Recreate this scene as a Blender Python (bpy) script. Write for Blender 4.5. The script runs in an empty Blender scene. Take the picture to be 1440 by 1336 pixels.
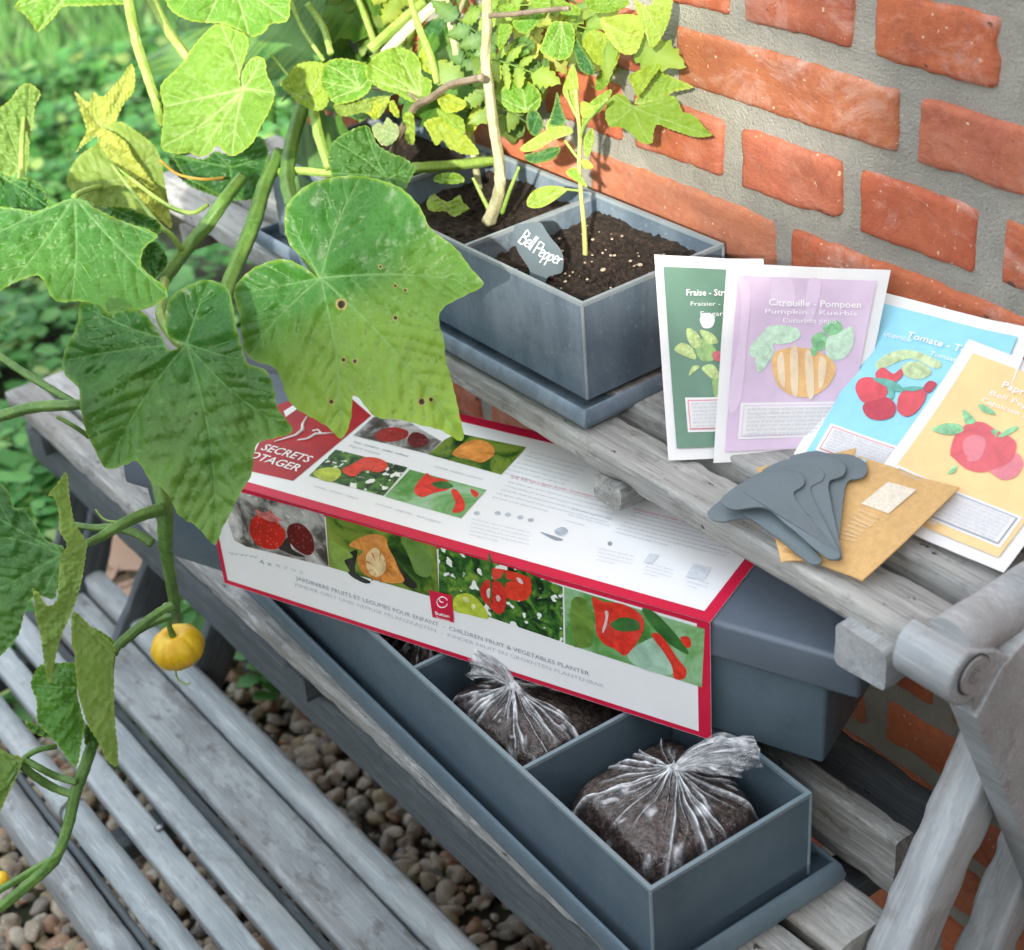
import bpy, math, random
import numpy as np
from mathutils import Vector, Matrix, noise
from mathutils.geometry import delaunay_2d_cdt

random.seed(7); RNG = np.random.default_rng(7)
sc = bpy.context.scene
COL = sc.collection
R = math.radians

# ------------------------------------------------------------------ camera
F = 2283.5
RX, RY, RZ = 1.00836, 0.07443, 0.92118
CAM = np.array([0.72892, -0.81078, 0.46027])
def _rot(rx, ry, rz):
    c, s = math.cos, math.sin
    return (np.array([[c(rz), -s(rz), 0], [s(rz), c(rz), 0], [0, 0, 1]]) @
            np.array([[c(ry), 0, s(ry)], [0, 1, 0], [-s(ry), 0, c(ry)]]) @
            np.array([[1, 0, 0], [0, c(rx), -s(rx)], [0, s(rx), c(rx)]]))
M = _rot(RX, RY, RZ)
cd = bpy.data.cameras.new("camera"); cam = bpy.data.objects.new("camera", cd); COL.objects.link(cam)
cam.location = CAM; cam.rotation_euler = (RX, RY, RZ)
cd.sensor_width = 36; cd.lens = F / 1440 * 36; cd.clip_end = 200; cd.clip_start = 0.02
cd.dof.use_dof = True; cd.dof.focus_distance = 1.18; cd.dof.aperture_fstop = 8
sc.camera = cam

# measuring helpers: where a surveyed sight line meets a real surface
def sight(u, v): return M @ np.array([(u - 720) / F, -(v - 668) / F, -1.0])
def on(u, v, ax, val):
    d = sight(u, v); return CAM + (val - CAM[ax]) / d[ax] * d
def dep(u, v, d): return CAM + sight(u, v) * d
class Plane:
    def __init__(s, o, n):
        s.o = np.array(o, float); s.n = np.array(n, float); s.n /= np.linalg.norm(s.n)
        if s.n @ (CAM - s.o) < 0: s.n = -s.n
    def at(s, u, v, off=0.0):
        d = sight(u, v); t = ((s.o + s.n * off - CAM) @ s.n) / (d @ s.n); return CAM + d * t
def plane3(a, b, c): return Plane(a, np.cross(np.array(b) - a, np.array(c) - a))

# ------------------------------------------------------------------ materials
def mat(name):
    m = bpy.data.materials.new(name); m.use_nodes = True
    nt = m.node_tree; bs = nt.nodes["Principled BSDF"]
    return m, nt, bs
def nd(nt, t, **kw):
    n = nt.nodes.new(t)
    for k, v in kw.items():
        if k in n.inputs: n.inputs[k].default_value = v
        else: setattr(n, k, v)
    return n
def ramp(nt, fac, stops, interp='LINEAR'):
    r = nt.nodes.new('ShaderNodeValToRGB'); cr = r.color_ramp; cr.interpolation = interp
    while len(cr.elements) < len(stops): cr.elements.new(0.5)
    for e, (p, c) in zip(cr.elements, stops):
        e.position = p; e.color = (*c, 1) if len(c) == 3 else c
    nt.links.new(fac, r.inputs[0]); return r.outputs[0]
def mixc(nt, f, a, b, mode='MIX'):
    m = nt.nodes.new('ShaderNodeMix'); m.data_type = 'RGBA'; m.blend_type = mode
    for s, v in ((0, f), (6, a), (7, b)):
        if isinstance(v, bpy.types.NodeSocket): nt.links.new(v, m.inputs[s])
        else: m.inputs[s].default_value = v if not isinstance(v, tuple) or len(v) == 4 else (*v, 1)
    return m.outputs[2]
def math_(nt, op, a, b=0.5, c=None):
    m = nt.nodes.new('ShaderNodeMath'); m.operation = op
    for i, v in enumerate((a, b, c)):
        if v is None: continue
        if isinstance(v, bpy.types.NodeSocket): nt.links.new(v, m.inputs[i])
        else: m.inputs[i].default_value = v
    return m.outputs[0]
def noise_(nt, vec, scale, detail=4, rough=0.55, dist=0.0):
    n = nd(nt, 'ShaderNodeTexNoise', Scale=scale, Detail=detail, Roughness=rough, Distortion=dist)
    if vec is not None: nt.links.new(vec, n.inputs['Vector'])
    return n.outputs['Fac']
def coords(nt, kind='Object', scale=None):
    t = nt.nodes.new('ShaderNodeTexCoord'); o = t.outputs[kind]
    if scale:
        mp = nt.nodes.new('ShaderNodeMapping'); mp.inputs['Scale'].default_value = scale
        nt.links.new(o, mp.inputs['Vector']); o = mp.outputs[0]
    return o
def bump(nt, bs, h, strength=0.3, dist=0.002):
    b = nd(nt, 'ShaderNodeBump', Strength=strength, Distance=dist); nt.links.new(h, b.inputs['Height'])
    nt.links.new(b.outputs[0], bs.inputs['Normal']); return b
def attr(nt, name):
    a = nt.nodes.new('ShaderNodeAttribute'); a.attribute_name = name; return a.outputs['Fac']
def island(nt):
    return nt.nodes.new('ShaderNodeNewGeometry').outputs['Random Per Island']

def flat(name, col, rough=0.6, spec=0.3, var=0.08, scale=120):
    m, nt, bs = mat(name)
    n = noise_(nt, coords(nt), scale, 3)
    a = tuple(c * (1 - var) for c in col); b = tuple(min(1, c * (1 + var)) for c in col)
    nt.links.new(ramp(nt, n, [(0.3, a), (0.7, b)]), bs.inputs['Base Color'])
    bs.inputs['Roughness'].default_value = rough; bs.inputs['Specular IOR Level'].default_value = spec
    return m

def m_brick():
    m, nt, bs = mat('fired_brick'); L = nt.links
    g = coords(nt); rnd = island(nt)
    per = ramp(nt, rnd, [(0, (.30, .07, .04)), (.15, (.54, .13, .055)), (.3, (.63, .17, .07)), (.45, (.32, .12, .06)), (.6, (.55, .11, .055)), (.75, (.44, .19, .12)), (.9, (.62, .16, .06)), (1, (.34, .09, .06))])
    # shift the pattern on every brick so that no two faces match
    sh = nt.nodes.new('ShaderNodeVectorMath'); sh.operation = 'ADD'; cb = nt.nodes.new('ShaderNodeCombineXYZ'); L.new(math_(nt, 'MULTIPLY', rnd, 9.0), cb.inputs[1]); L.new(g, sh.inputs[0]); L.new(cb.outputs[0], sh.inputs[1]); g = sh.outputs[0]
    n1 = noise_(nt, g, 24, 5, .6); n2 = noise_(nt, g, 140, 4, .65); n3 = noise_(nt, g, 520, 2)
    mp = nt.nodes.new('ShaderNodeMapping'); mp.inputs['Scale'].default_value = (1, 1, 1.4); L.new(g, mp.inputs['Vector'])
    n4 = noise_(nt, mp.outputs[0], 15, 6, .72, .8); n5 = noise_(nt, mp.outputs[0], 34, 5, .7, .5)
    r2 = math_(nt, 'FRACT', math_(nt, 'MULTIPLY', rnd, 7.31)); r3 = math_(nt, 'FRACT', math_(nt, 'MULTIPLY', rnd, 13.7))
    c = mixc(nt, math_(nt, 'MULTIPLY', ramp(nt, n1, [(.35, (0, 0, 0)), (.7, (1, 1, 1))]), .5), per, (.64, .22, .09), 'MIX')
    c = mixc(nt, math_(nt, 'MULTIPLY', ramp(nt, n5, [(.50, (0, 0, 0)), (.64, (1, 1, 1))]), math_(nt, 'MULTIPLY', r2, .6)), c, (.30, .09, .05))
    c = mixc(nt, math_(nt, 'MULTIPLY', ramp(nt, n2, [(.42, (0, 0, 0)), (.62, (1, 1, 1))]), .30), c, (.36, .08, .045))
    c = mixc(nt, math_(nt, 'MULTIPLY', ramp(nt, n4, [(.50, (0, 0, 0)), (.66, (1, 1, 1))]), math_(nt, 'MULTIPLY', r3, .6)), c, (.72, .52, .45))
    c = mixc(nt, ramp(nt, noise_(nt, g, 230, 2, .4), [(.71, (0, 0, 0)), (.76, (1, 1, 1))]), c, (.72, .50, .36))
    c = mixc(nt, ramp(nt, noise_(nt, g, 75, 3, .5), [(.70, (0, 0, 0)), (.74, (1, 1, 1))]), c, (.13, .07, .055))
    L.new(c, bs.inputs['Base Color']); bs.inputs['Roughness'].default_value = .8
    h = math_(nt, 'ADD', math_(nt, 'MULTIPLY', n2, .6), math_(nt, 'MULTIPLY', n5, .6))
    h = math_(nt, 'ADD', h, math_(nt, 'MULTIPLY', n3, .3))
    bump(nt, bs, h, .65, .003); return m
def m_mortar():
    m, nt, bs = mat('mortar'); g = coords(nt)
    n1 = noise_(nt, g, 22, 4); n2 = noise_(nt, g, 420, 3, .7); n3 = noise_(nt, g, 900, 2)
    c = ramp(nt, n1, [(.3, (.31, .30, .265)), (.7, (.44, .425, .37))])
    c = mixc(nt, ramp(nt, n2, [(.30, (.7, .7, .7)), (.52, (0, 0, 0))]), c, (.32, .31, .27))
    c = mixc(nt, ramp(nt, n3, [(.62, (0, 0, 0)), (.7, (1, 1, 1))]), c, (.56, .54, .48))
    nt.links.new(c, bs.inputs['Base Color']); bs.inputs['Roughness'].default_value = .95
    bump(nt, bs, math_(nt, 'ADD', n2, math_(nt, 'MULTIPLY', n1, 1.5)), .8, .003); return m
def m_wood(name, a, b, dirt=(.10, .085, .07), pale=(.55, .56, .55), wear=.5, gr=.42, bp=.5):
    m, nt, bs = mat(name); L = nt.links
    oi = nt.nodes.new('ShaderNodeObjectInfo')
    off = nt.nodes.new('ShaderNodeVectorMath'); off.operation = 'SCALE'; 
    cmb = nt.nodes.new('ShaderNodeCombineXYZ')
    for i in range(3): L.new(math_(nt, 'MULTIPLY', oi.outputs['Random'], 7.0 + 3 * i), cmb.inputs[i])
    tc = nt.nodes.new('ShaderNodeTexCoord')
    add = nt.nodes.new('ShaderNodeVectorMath'); add.operation = 'ADD'
    L.new(tc.outputs['Object'], add.inputs[0]); L.new(cmb.outputs[0], add.inputs[1])
    def mp(s):
        k = nt.nodes.new('ShaderNodeMapping'); k.inputs['Scale'].default_value = s; L.new(add.outputs[0], k.inputs['Vector']); return k.outputs[0]
    grain = noise_(nt, mp((5, 95, 95)), 1.6, 6, .7, .5)
    fine = noise_(nt, mp((14, 330, 330)), 1.5, 3, .6)
    blot = noise_(nt, mp((7, 16, 16)), 1.0, 4, .6, .4)
    blot2 = noise_(nt, mp((30, 60, 60)), 1.0, 4, .65, .3)
    c = mixc(nt, ramp(nt, blot, [(.35, (0, 0, 0)), (.65, (1, 1, 1))]), a, b)
    c = mixc(nt, math_(nt, 'MULTIPLY', ramp(nt, grain, [(.40, (1, 1, 1)), (.52, (0, 0, 0))]), gr), c, tuple(x * .45 for x in a))
    c = mixc(nt, math_(nt, 'MULTIPLY', ramp(nt, fine, [(.50, (0, 0, 0)), (.68, (1, 1, 1))]), .5), c, pale)
    c = mixc(nt, math_(nt, 'MULTIPLY', ramp(nt, blot2, [(.54, (0, 0, 0)), (.66, (1, 1, 1))]), wear), c, dirt)
    c = mixc(nt, math_(nt, 'MULTIPLY', ramp(nt, noise_(nt, mp((9, 30, 30)), 1.3, 5, .7), [(.56, (0, 0, 0)), (.62, (1, 1, 1))]), wear), c, pale)
    if gr > .25: c = mixc(nt, ramp(nt, noise_(nt, mp((60, 120, 120)), 1.0, 3, .6), [(.68, (0, 0, 0)), (.72, (1, 1, 1))]), c, tuple(x * .5 for x in dirt))
    c = mixc(nt, math_(nt, 'MULTIPLY', ramp(nt, noise_(nt, mp((3, 14, 14)), 1.2, 4, .6), [(.50, (0, 0, 0)), (.68, (1, 1, 1))]), wear), c, tuple(x * 1.25 for x in dirt))
    L.new(c, bs.inputs['Base Color']); bs.inputs['Roughness'].default_value = .72
    bump(nt, bs, math_(nt, 'ADD', math_(nt, 'MULTIPLY', grain, 1.4), math_(nt, 'ADD', blot2, math_(nt, 'MULTIPLY', fine, .4))), bp, .0016)
    return m
def m_metal(name, base, worn, amt=.5, rough=.42, streak=True):
    m, nt, bs = mat(name); L = nt.links
    g = coords(nt)
    st = noise_(nt, coords(nt, 'Object', (22, 22, 5)), 1.0, 5, .65, .5)
    n2 = noise_(nt, g, 45, 5, .7); n3 = noise_(nt, g, 260, 3, .6)
    c = mixc(nt, math_(nt, 'MULTIPLY', ramp(nt, st, [(.40, (0, 0, 0)), (.66, (1, 1, 1))]), amt), base, worn)
    c = mixc(nt, math_(nt, 'MULTIPLY', ramp(nt, n2, [(.55, (0, 0, 0)), (.75, (1, 1, 1))]), amt * .7), c, tuple(x * .55 for x in base))
    c = mixc(nt, math_(nt, 'MULTIPLY', ramp(nt, n3, [(.60, (0, 0, 0)), (.72, (1, 1, 1))]), amt * .45), c, tuple(min(1, x * 1.5) for x in worn))
    L.new(c, bs.inputs['Base Color']); bs.inputs['Metallic'].default_value = .12
    L.new(ramp(nt, n2, [(.3, (rough - .08,) * 3), (.7, (rough + .14,) * 3)]), bs.inputs['Roughness'])
    bump(nt, bs, math_(nt, 'ADD', st, math_(nt, 'MULTIPLY', n3, .12)), .10, .002); return m
def m_soil():
    m, nt, bs = mat('potting_soil'); g = coords(nt)
    n1 = noise_(nt, g, 160, 5, .7); n2 = noise_(nt, g, 60, 3)
    c = ramp(nt, n1, [(.35, (.010, .007, .005)), (.55, (.035, .022, .015)), (.72, (.10, .065, .045))])
    nt.links.new(c, bs.inputs['Base Color']); bs.inputs['Roughness'].default_value = .95
    bump(nt, bs, n1, 1.0, .004); return m
def m_leaf(name, dark, light, vein, yellow, trans=.35, dull=0.0, rough=.5, cell=260):
    m, nt, bs = mat(name); L = nt.links
    g = coords(nt)
    n1 = noise_(nt, g, 22, 4, .6); n2 = noise_(nt, g, cell, 3, .55)
    vo = nd(nt, 'ShaderNodeTexVoronoi', Scale=cell * .9); vo.feature = 'DISTANCE_TO_EDGE'; L.new(g, vo.inputs['Vector'])
    c = mixc(nt, ramp(nt, n1, [(.3, (0, 0, 0)), (.7, (1, 1, 1))]), dark, light)
    c = mixc(nt, math_(nt, 'MULTIPLY', ramp(nt, n2, [(.4, (0, 0, 0)), (.65, (1, 1, 1))]), .28), c, tuple(x * .6 for x in dark))
    c = mixc(nt, math_(nt, 'MULTIPLY', ramp(nt, vo.outputs['Distance'], [(.0, (1, 1, 1)), (.10, (0, 0, 0))]), .12), c, vein)
    c = mixc(nt, attr(nt, 'tint'), c, yellow)
    c = mixc(nt, math_(nt, 'MULTIPLY', attr(nt, 'vein'), .62), c, vein)
    sp = attr(nt, 'spot')
    c = mixc(nt, ramp(nt, sp, [(.15, (0, 0, 0)), (.45, (1, 1, 1))]), c, (.45, .36, .12))
    c = mixc(nt, ramp(nt, sp, [(.55, (0, 0, 0)), (.75, (1, 1, 1))]), c, (.035, .02, .012))
    L.new(c, bs.inputs['Base Color']); bs.inputs['Roughness'].default_value = rough
    bs.inputs['Specular IOR Level'].default_value = .35
    b = bump(nt, bs, math_(nt, 'SUBTRACT', math_(nt, 'MULTIPLY', n2, .7), math_(nt, 'MULTIPLY', attr(nt, 'vein'), .9)), .45, .0012)
    tr = nt.nodes.new('ShaderNodeBsdfTranslucent'); L.new(mixc(nt, .22, c, yellow, 'MIX'), tr.inputs['Color']); L.new(b.outputs[0], tr.inputs['Normal'])
    mx = nt.nodes.new('ShaderNodeMixShader'); mx.inputs[0].default_value = trans
    L.new(bs.outputs[0], mx.inputs[1]); L.new(tr.outputs[0], mx.inputs[2])
    L.new(mx.outputs[0], nt.nodes['Material Output'].inputs['Surface']); return m
def m_stem(name, a, b, rough=.5):
    m, nt, bs = mat(name)
    n = noise_(nt, coords(nt), 60, 4); n2 = noise_(nt, coords(nt), 400, 2)
    c = mixc(nt, ramp(nt, n, [(.35, (0, 0, 0)), (.65, (1, 1, 1))]), a, b)
    c = mixc(nt, math_(nt, 'MULTIPLY', ramp(nt, n2, [(.5, (0, 0, 0)), (.7, (1, 1, 1))]), .35), c, tuple(min(1, x * 1.6) for x in b))
    nt.links.new(c, bs.inputs['Base Color']); bs.inputs['Roughness'].default_value = rough
    bs.inputs['Subsurface Weight'].default_value = 0.0
    bump(nt, bs, n2, .3, .001); return m

W_LIGHT = m_wood('weathered_pale_wood', (.31, .315, .305), (.42, .42, .40), wear=.5)
W_MID = m_wood('weathered_grey_wood', (.22, .23, .225), (.32, .32, .30), wear=.6)
W_FRAME = m_wood('painted_frame_wood', (.33, .36, .385), (.42, .445, .46), dirt=(.17, .15, .13), pale=(.58, .61, .62), wear=.4, gr=.14, bp=.25)
W_STAIN = m_wood('stained_bench_wood', (.20, .22, .23), (.32, .35, .36), dirt=(.11, .095, .085), pale=(.44, .48, .49), wear=.6, gr=.2, bp=.3)
W_DARK = m_wood('shaded_grey_wood', (.048, .062, .070), (.080, .096, .105), dirt=(.05, .05, .05), pale=(.15, .17, .18), wear=.3, gr=.3)  # dark copy of the grey wood, shade put into its colour
W_BENCH = m_wood('bench_wood', (.26, .305, .325), (.37, .41, .425), dirt=(.16, .15, .14), pale=(.52, .56, .57), wear=.38, gr=.14, bp=.3)
ZINC = m_metal('weathered_zinc', (.135, .19, .245), (.27, .34, .41), .85, .36)
ZINC_EDGE = m_metal('zinc_edge', (.30, .36, .40), (.45, .50, .53), .5, .35)
BLUE = m_metal('blue_grey_enamel', (.085, .128, .162), (.125, .172, .205), .42, .40)
LIDM = m_metal('lid_enamel', (.105, .135, .175), (.135, .165, .205), .25, .42)
BLUE_EDGE = m_metal('blue_grey_edge', (.20, .27, .31), (.28, .34, .37), .4, .35)
TAGM = m_metal('label_enamel', (.125, .165, .185), (.165, .205, .225), .25, .45)
SLATE = m_metal('slate_enamel', (.055, .085, .10), (.075, .105, .12), .25, .5)
SOIL = m_soil()
PAPER = flat('white_paper', (.86, .87, .88), .35, .5, .015, 60)
CARD = flat('white_card', (.88, .89, .90), .45, .4, .015, 40)
RED = flat('red_print', (.62, .012, .055), .4, .4, .06, 60)
DRED = flat('dark_red_print', (.42, .008, .012), .4, .4, .15, 60)
INK = flat('grey_ink', (.30, .34, .40), .6, .2, .05)
FINE = flat('fine_ink', (.52, .56, .62), .6, .2, .12, 500)
REDINK = flat('red_ink', (.75, .30, .34), .6, .2, .1)
CHALK = flat('chalk', (.72, .78, .78), .9, .1, .2, 900)
WHITEINK = flat('white_ink', (.90, .90, .90), .5, .3, .02)

LEAF_DARK = m_leaf('squash_leaf_shaded', (.014, .085, .012), (.034, .15, .018), (.17, .36, .11), (.26, .42, .06), .25, rough=.38)  # darker green copy with the shade put into its colour
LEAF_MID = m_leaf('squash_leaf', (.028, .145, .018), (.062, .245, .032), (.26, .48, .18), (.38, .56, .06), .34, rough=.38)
LEAF_LIGHT = m_leaf('squash_leaf_sunlit', (.11, .30, .025), (.19, .42, .045), (.60, .72, .34), (.58, .62, .10), .42)  # lighter yellow-green copy with sunlight put into its colour
LEAF_UNDER = m_leaf('squash_leaf_underside', (.12, .25, .045), (.20, .35, .07), (.36, .48, .18), (.48, .52, .10), .4)
TOM_LEAF = m_leaf('tomato_leaf', (.10, .30, .03), (.20, .44, .05), (.42, .60, .2), (.50, .56, .06), .45, cell=420)
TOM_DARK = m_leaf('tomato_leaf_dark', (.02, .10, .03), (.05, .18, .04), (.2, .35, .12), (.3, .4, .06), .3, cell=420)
PEP_LEAF = m_leaf('pepper_leaf', (.24, .46, .05), (.36, .58, .10), (.62, .70, .3), (.66, .66, .12), .45, cell=420)
STEM_G = m_stem('green_stem', (.07, .16, .03), (.13, .25, .05))
STEM_L = m_stem('yellow_green_stem', (.20, .34, .05), (.32, .46, .11))
STEM_W = m_stem('woody_stem', (.27, .25, .15), (.40, .38, .22))
STEM_P = m_stem('purple_brown_twig', (.16, .12, .08), (.26, .21, .15))

# ------------------------------------------------------------------ objects
def wloc(o):
    v = Vector((0, 0, 0))
    while o is not None: v += o.location; o = o.parent
    return v
def mk(name, verts, faces, m, parent=None, smooth=False, loc=None):
    me = bpy.data.meshes.new(name)
    base = np.array(wloc(parent)) if parent is not None else (np.array(loc) if loc is not None else np.zeros(3))
    V = np.asarray(verts, dtype=np.float64).reshape(-1, 3) - base
    me.from_pydata([tuple(v) for v in V.tolist()], [], [tuple(int(i) for i in f) for f in faces]); me.update()
    if smooth: me.polygons.foreach_set('use_smooth', [True] * len(me.polygons))
    me.materials.append(m)
    o = bpy.data.objects.new(name, me); COL.objects.link(o)
    if parent is not None: o.parent = parent
    else: o.location = Vector(base.tolist())
    return o
def tag(o, label=None, cat=None, group=None, kind=None):
    for k, v in (('label', label), ('category', cat), ('group', group), ('kind', kind)):
        if v: o[k] = v
    return o
def thing(name, loc, label, cat, group=None):
    o = bpy.data.objects.new(name, None); COL.objects.link(o); o.location = Vector([float(x) for x in loc]); o.empty_display_size = .05
    return tag(o, label, cat, group)
class MB:
    def __init__(s): s.v = []; s.f = []
    def add(s, v, f):
        n = len(s.v); s.v += [tuple(map(float, p)) for p in v]; s.f += [[i + n for i in q] for q in f]
    def box8(s, c):  # 4 bottom ccw, 4 top ccw
        s.add(c, [(3, 2, 1, 0), (4, 5, 6, 7), (0, 1, 5, 4), (1, 2, 6, 5), (2, 3, 7, 6), (3, 0, 4, 7)])
    def tube(s, P, rad, k=8, cap=True, ridge=0.0):
        P = [np.array(p, float) for p in P]; n = len(P)
        if not hasattr(rad, '__len__'): rad = [rad] * n
        up = np.array([.13, .2, 1.0]); rings = []
        for i in range(n):
            t = P[min(i + 1, n - 1)] - P[max(i - 1, 0)]; t /= (np.linalg.norm(t) + 1e-12)
            a = np.cross(t, up)
            if np.linalg.norm(a) < .15: a = np.cross(t, [1, 0, .1])
            a /= np.linalg.norm(a); b = np.cross(t, a)
            rings.append([P[i] + rad[i] * (1 + ridge * math.cos(2 * math.pi * j / k * 5)) * (math.cos(2 * math.pi * j / k) * a + math.sin(2 * math.pi * j / k) * b) for j in range(k)])
        v = [p for r in rings for p in r]
        f = [(i * k + j, i * k + (j + 1) % k, (i + 1) * k + (j + 1) % k, (i + 1) * k + j) for i in range(n - 1) for j in range(k)]
        if cap: f += [tuple(reversed(range(k))), tuple(range((n - 1) * k, n * k))]
        s.add(v, f)
    def build(s, name, m, parent=None, smooth=False, loc=None): return mk(name, s.v, s.f, m, parent, smooth, loc)
def smoothpath(P, sub=6):
    P = [np.array(p, float) for p in P]
    if len(P) < 3: return [P[0] + (P[-1] - P[0]) * i / sub for i in range(sub + 1)]
    out = []
    for i in range(len(P) - 1):
        p0, p1, p2, p3 = P[max(i - 1, 0)], P[i], P[i + 1], P[min(i + 2, len(P) - 1)]
        for k in range(sub):
            t = k / sub
            out.append(.5 * ((2 * p1) + (-p0 + p2) * t + (2 * p0 - 5 * p1 + 4 * p2 - p3) * t * t + (-p0 + 3 * p1 - 3 * p2 + p3) * t ** 3))
    out.append(P[-1]); return out

def solid_text(o):
    """lettering as real mesh, keeping its place"""
    me = bpy.data.meshes.new_from_object(o.evaluated_get(bpy.context.evaluated_depsgraph_get()))
    n = bpy.data.objects.new('lettering', me); COL.objects.link(n); n.parent = o.parent; n.matrix_local = o.matrix_local.copy()
    cu = o.data; bpy.data.objects.remove(o); bpy.data.curves.remove(cu); return n
# wood member: rounded, slightly irregular section swept along local X
def beam(name, p0, p1, w, h, m, parent, up=(0, 0, 1), r=.003, jit=.0007, chips=0.0015, seg=None, seed=0, label=None):
    p0 = np.array(p0, float); p1 = np.array(p1, float); L = np.linalg.norm(p1 - p0); ex = (p1 - p0) / L
    ez = np.array(up, float); ez -= ex * (ez @ ex); ez /= np.linalg.norm(ez); ey = np.cross(ez, ex)
    n = seg or max(6, int(L / .008)); sec = []
    r = min(r, w * .48, h * .48)
    for cx, cz, a0 in ((1, -1, -90), (1, 1, 0), (-1, 1, 90), (-1, -1, 180)):
        for k in range(3):
            a = R(a0 + 45 * k); sec.append((cx * (w / 2 - r) + r * math.cos(a), cz * (h / 2 - r) + r * math.sin(a), 1))
        nx = {(1, -1): (1, 1), (1, 1): (-1, 1), (-1, 1): (-1, -1), (-1, -1): (1, -1)}[(cx, cz)]
        for q in (.25, .5, .75):
            ax = cx * (w / 2 - r) * (1 - q) + nx[0] * (w / 2 - r) * q if cx != nx[0] else cx * w / 2
            az = cz * (h / 2 - r) * (1 - q) + nx[1] * (h / 2 - r) * q if cz != nx[1] else cz * h / 2
            sec.append((ax, az, 0))
    K = len(sec); V = []; s0 = seed * 3.7 + L * 11
    for i in range(n + 1):
        x = L * i / n; e = min(i, n - i)
        wx = noise.noise((x * 6, s0, 1)) * jit * 1.6; wz = noise.noise((x * 6, s0, 5)) * jit * 1.6
        for j, (a, b, corner) in enumerate(sec):
            d = noise.noise((x * 60, a * 90 + s0, b * 90)) * jit
            sc_ = 1.0
            if corner:
                c = noise.noise((x * 45, s0 + (j // 6) * 9, 3.3))
                if c > .18: d -= chips * (c - .18) * 3
            k = max(abs(a), abs(b), 1e-6)
            end = noise.noise((a * 120, b * 120, s0 + i)) * .0012 if e == 0 else 0
            V.append((x + end, a * (1 + d / k) + wx, b * (1 + d / k) + wz))
    F_ = [(i * K + j, i * K + (j + 1) % K, (i + 1) * K + (j + 1) % K, (i + 1) * K + j) for i in range(n) for j in range(K)]
    F_ += [tuple(reversed(range(K))), tuple(range(n * K, (n + 1) * K))]
    me = bpy.data.meshes.new(name); me.from_pydata(V, [], F_); me.update()
    me.polygons.foreach_set('use_smooth', [True] * len(me.polygons)); me.materials.append(m)
    me.set_sharp_from_angle(angle=R(50))
    o = bpy.data.objects.new(name, me); COL.objects.link(o)
    mt = Matrix(((ex[0], ey[0], ez[0], p0[0]), (ex[1], ey[1], ez[1], p0[1]), (ex[2], ey[2], ez[2], p0[2]), (0, 0, 0, 1)))
    if parent is not None:
        o.parent = parent; mt.translation = Vector(p0.tolist()) - wloc(parent)
    o.matrix_local = mt
    if label: o['label'] = label
    return o

# ================================================================== brick wall
CO, BH, JW = .06328, .0474, .0180
XEND = -.80
wall = thing('brick_wall', (0, 0, -.85), 'old orange red brick wall with wide rough grey mortar joints', 'wall')
mb = MB()
def wallgrid(x0, x1, z0, z1, st):
    nx = int((x1 - x0) / st); nz = int((z1 - z0) / st)
    xs = np.linspace(x0, x1, nx + 1); zs = np.linspace(z0, z1, nz + 1); v = []
    for z in zs:
        for x in xs:
            y = .0024 + .0020 * noise.noise((x * 9, z * 9, 0)) + .0013 * noise.noise((x * 70, z * 70, 4))
            v.append((x, y, z))
    f = [(j * (nx + 1) + i, j * (nx + 1) + i + 1, (j + 1) * (nx + 1) + i + 1, (j + 1) * (nx + 1) + i) for j in range(nz) for i in range(nx)]
    mb.add(v, f)
wallgrid(XEND + .004, 1.4, -.88, 1.0, .006)
mb.add([(XEND + .004, .005, -.88), (XEND + .004, .25, -.88), (XEND + .004, .25, 1.0), (XEND + .004, .005, 1.0)], [(0, 1, 2, 3)])
mb.build('mortar', m_mortar(), wall, True)
mb = MB()
def brick(x0, x1, z0, z1, sd):
    nx = max(8, int((x1 - x0) / .0075)); nz = 8; V = []; c = ((x0 + x1) / 2, (z0 + z1) / 2); hx = (x1 - x0) / 2; hz = (z1 - z0) / 2
    prof = [(0, .012), (.0006, .004), (.0022, .0012), (.005, 0)]
    ux = np.concatenate([[-1] * 1, np.linspace(-1, 1, nx + 1), [1]])
    # grid with rim rows
    def coord(k, n, h):
        if k == 0: return -h, 0
        if k == 1: return -h + .0005, 1
        if k == 2: return -h + .0022, 2
        if k == n: return h, 0
        if k == n - 1: return h - .0005, 1
        if k == n - 2: return h - .0022, 2
        return -h + .005 + (2 * h - .01) * (k - 3) / (n - 6), 3
    NX, NZ = nx + 6, nz + 6
    dep_ = [.012, .0035, .0010, 0]
    tilt = random.uniform(-.0012, .0012); off = random.uniform(-.0016, .0014)
    for j in range(NZ + 1):
        z, rz = coord(j, NZ, hz)
        for i in range(NX + 1):
            x, rx = coord(i, NX, hx); k = min(rx, rz)
            X, Z = c[0] + x, c[1] + z
            e = 1.0
            dx = .0011 * noise.noise((X * 30, Z * 30, sd)) + .0011 * noise.noise((X * 130, Z * 130, sd + 3))
            dz = .0013 * noise.noise((X * 24, Z * 24, sd + 9)) + .0012 * noise.noise((X * 120, Z * 120, sd + 5))
            chip = max(0, noise.noise((X * 26, Z * 26, sd + 1.5)) - .36) * .022 * (1 if k < 3 else .25)
            fx = abs(x) / hx; fz = abs(z) / hz
            y = off + tilt * x / hx - .0014 + dep_[k] + .0009 * noise.noise((X * 25, Z * 60, sd)) + .0008 * noise.noise((X * 150, Z * 150, sd)) + chip * .35
            # corner rounding
            cr = max(0, fx + fz * 1.0 - 1.82) * .02
            V.append((X + dx * fx - math.copysign(chip * fx + cr * .5, x), y, Z + dz * fz - math.copysign(chip * fz * .8 + cr * .35, z)))
    f = [(j * (NX + 1) + i, j * (NX + 1) + i + 1, (j + 1) * (NX + 1) + i + 1, (j + 1) * (NX + 1) + i) for j in range(NZ) for i in range(NX)]
    mb.add(V, f)
rowoff = {1: .0045, 2: .048, 3: 0, 4: -.0647}
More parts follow.
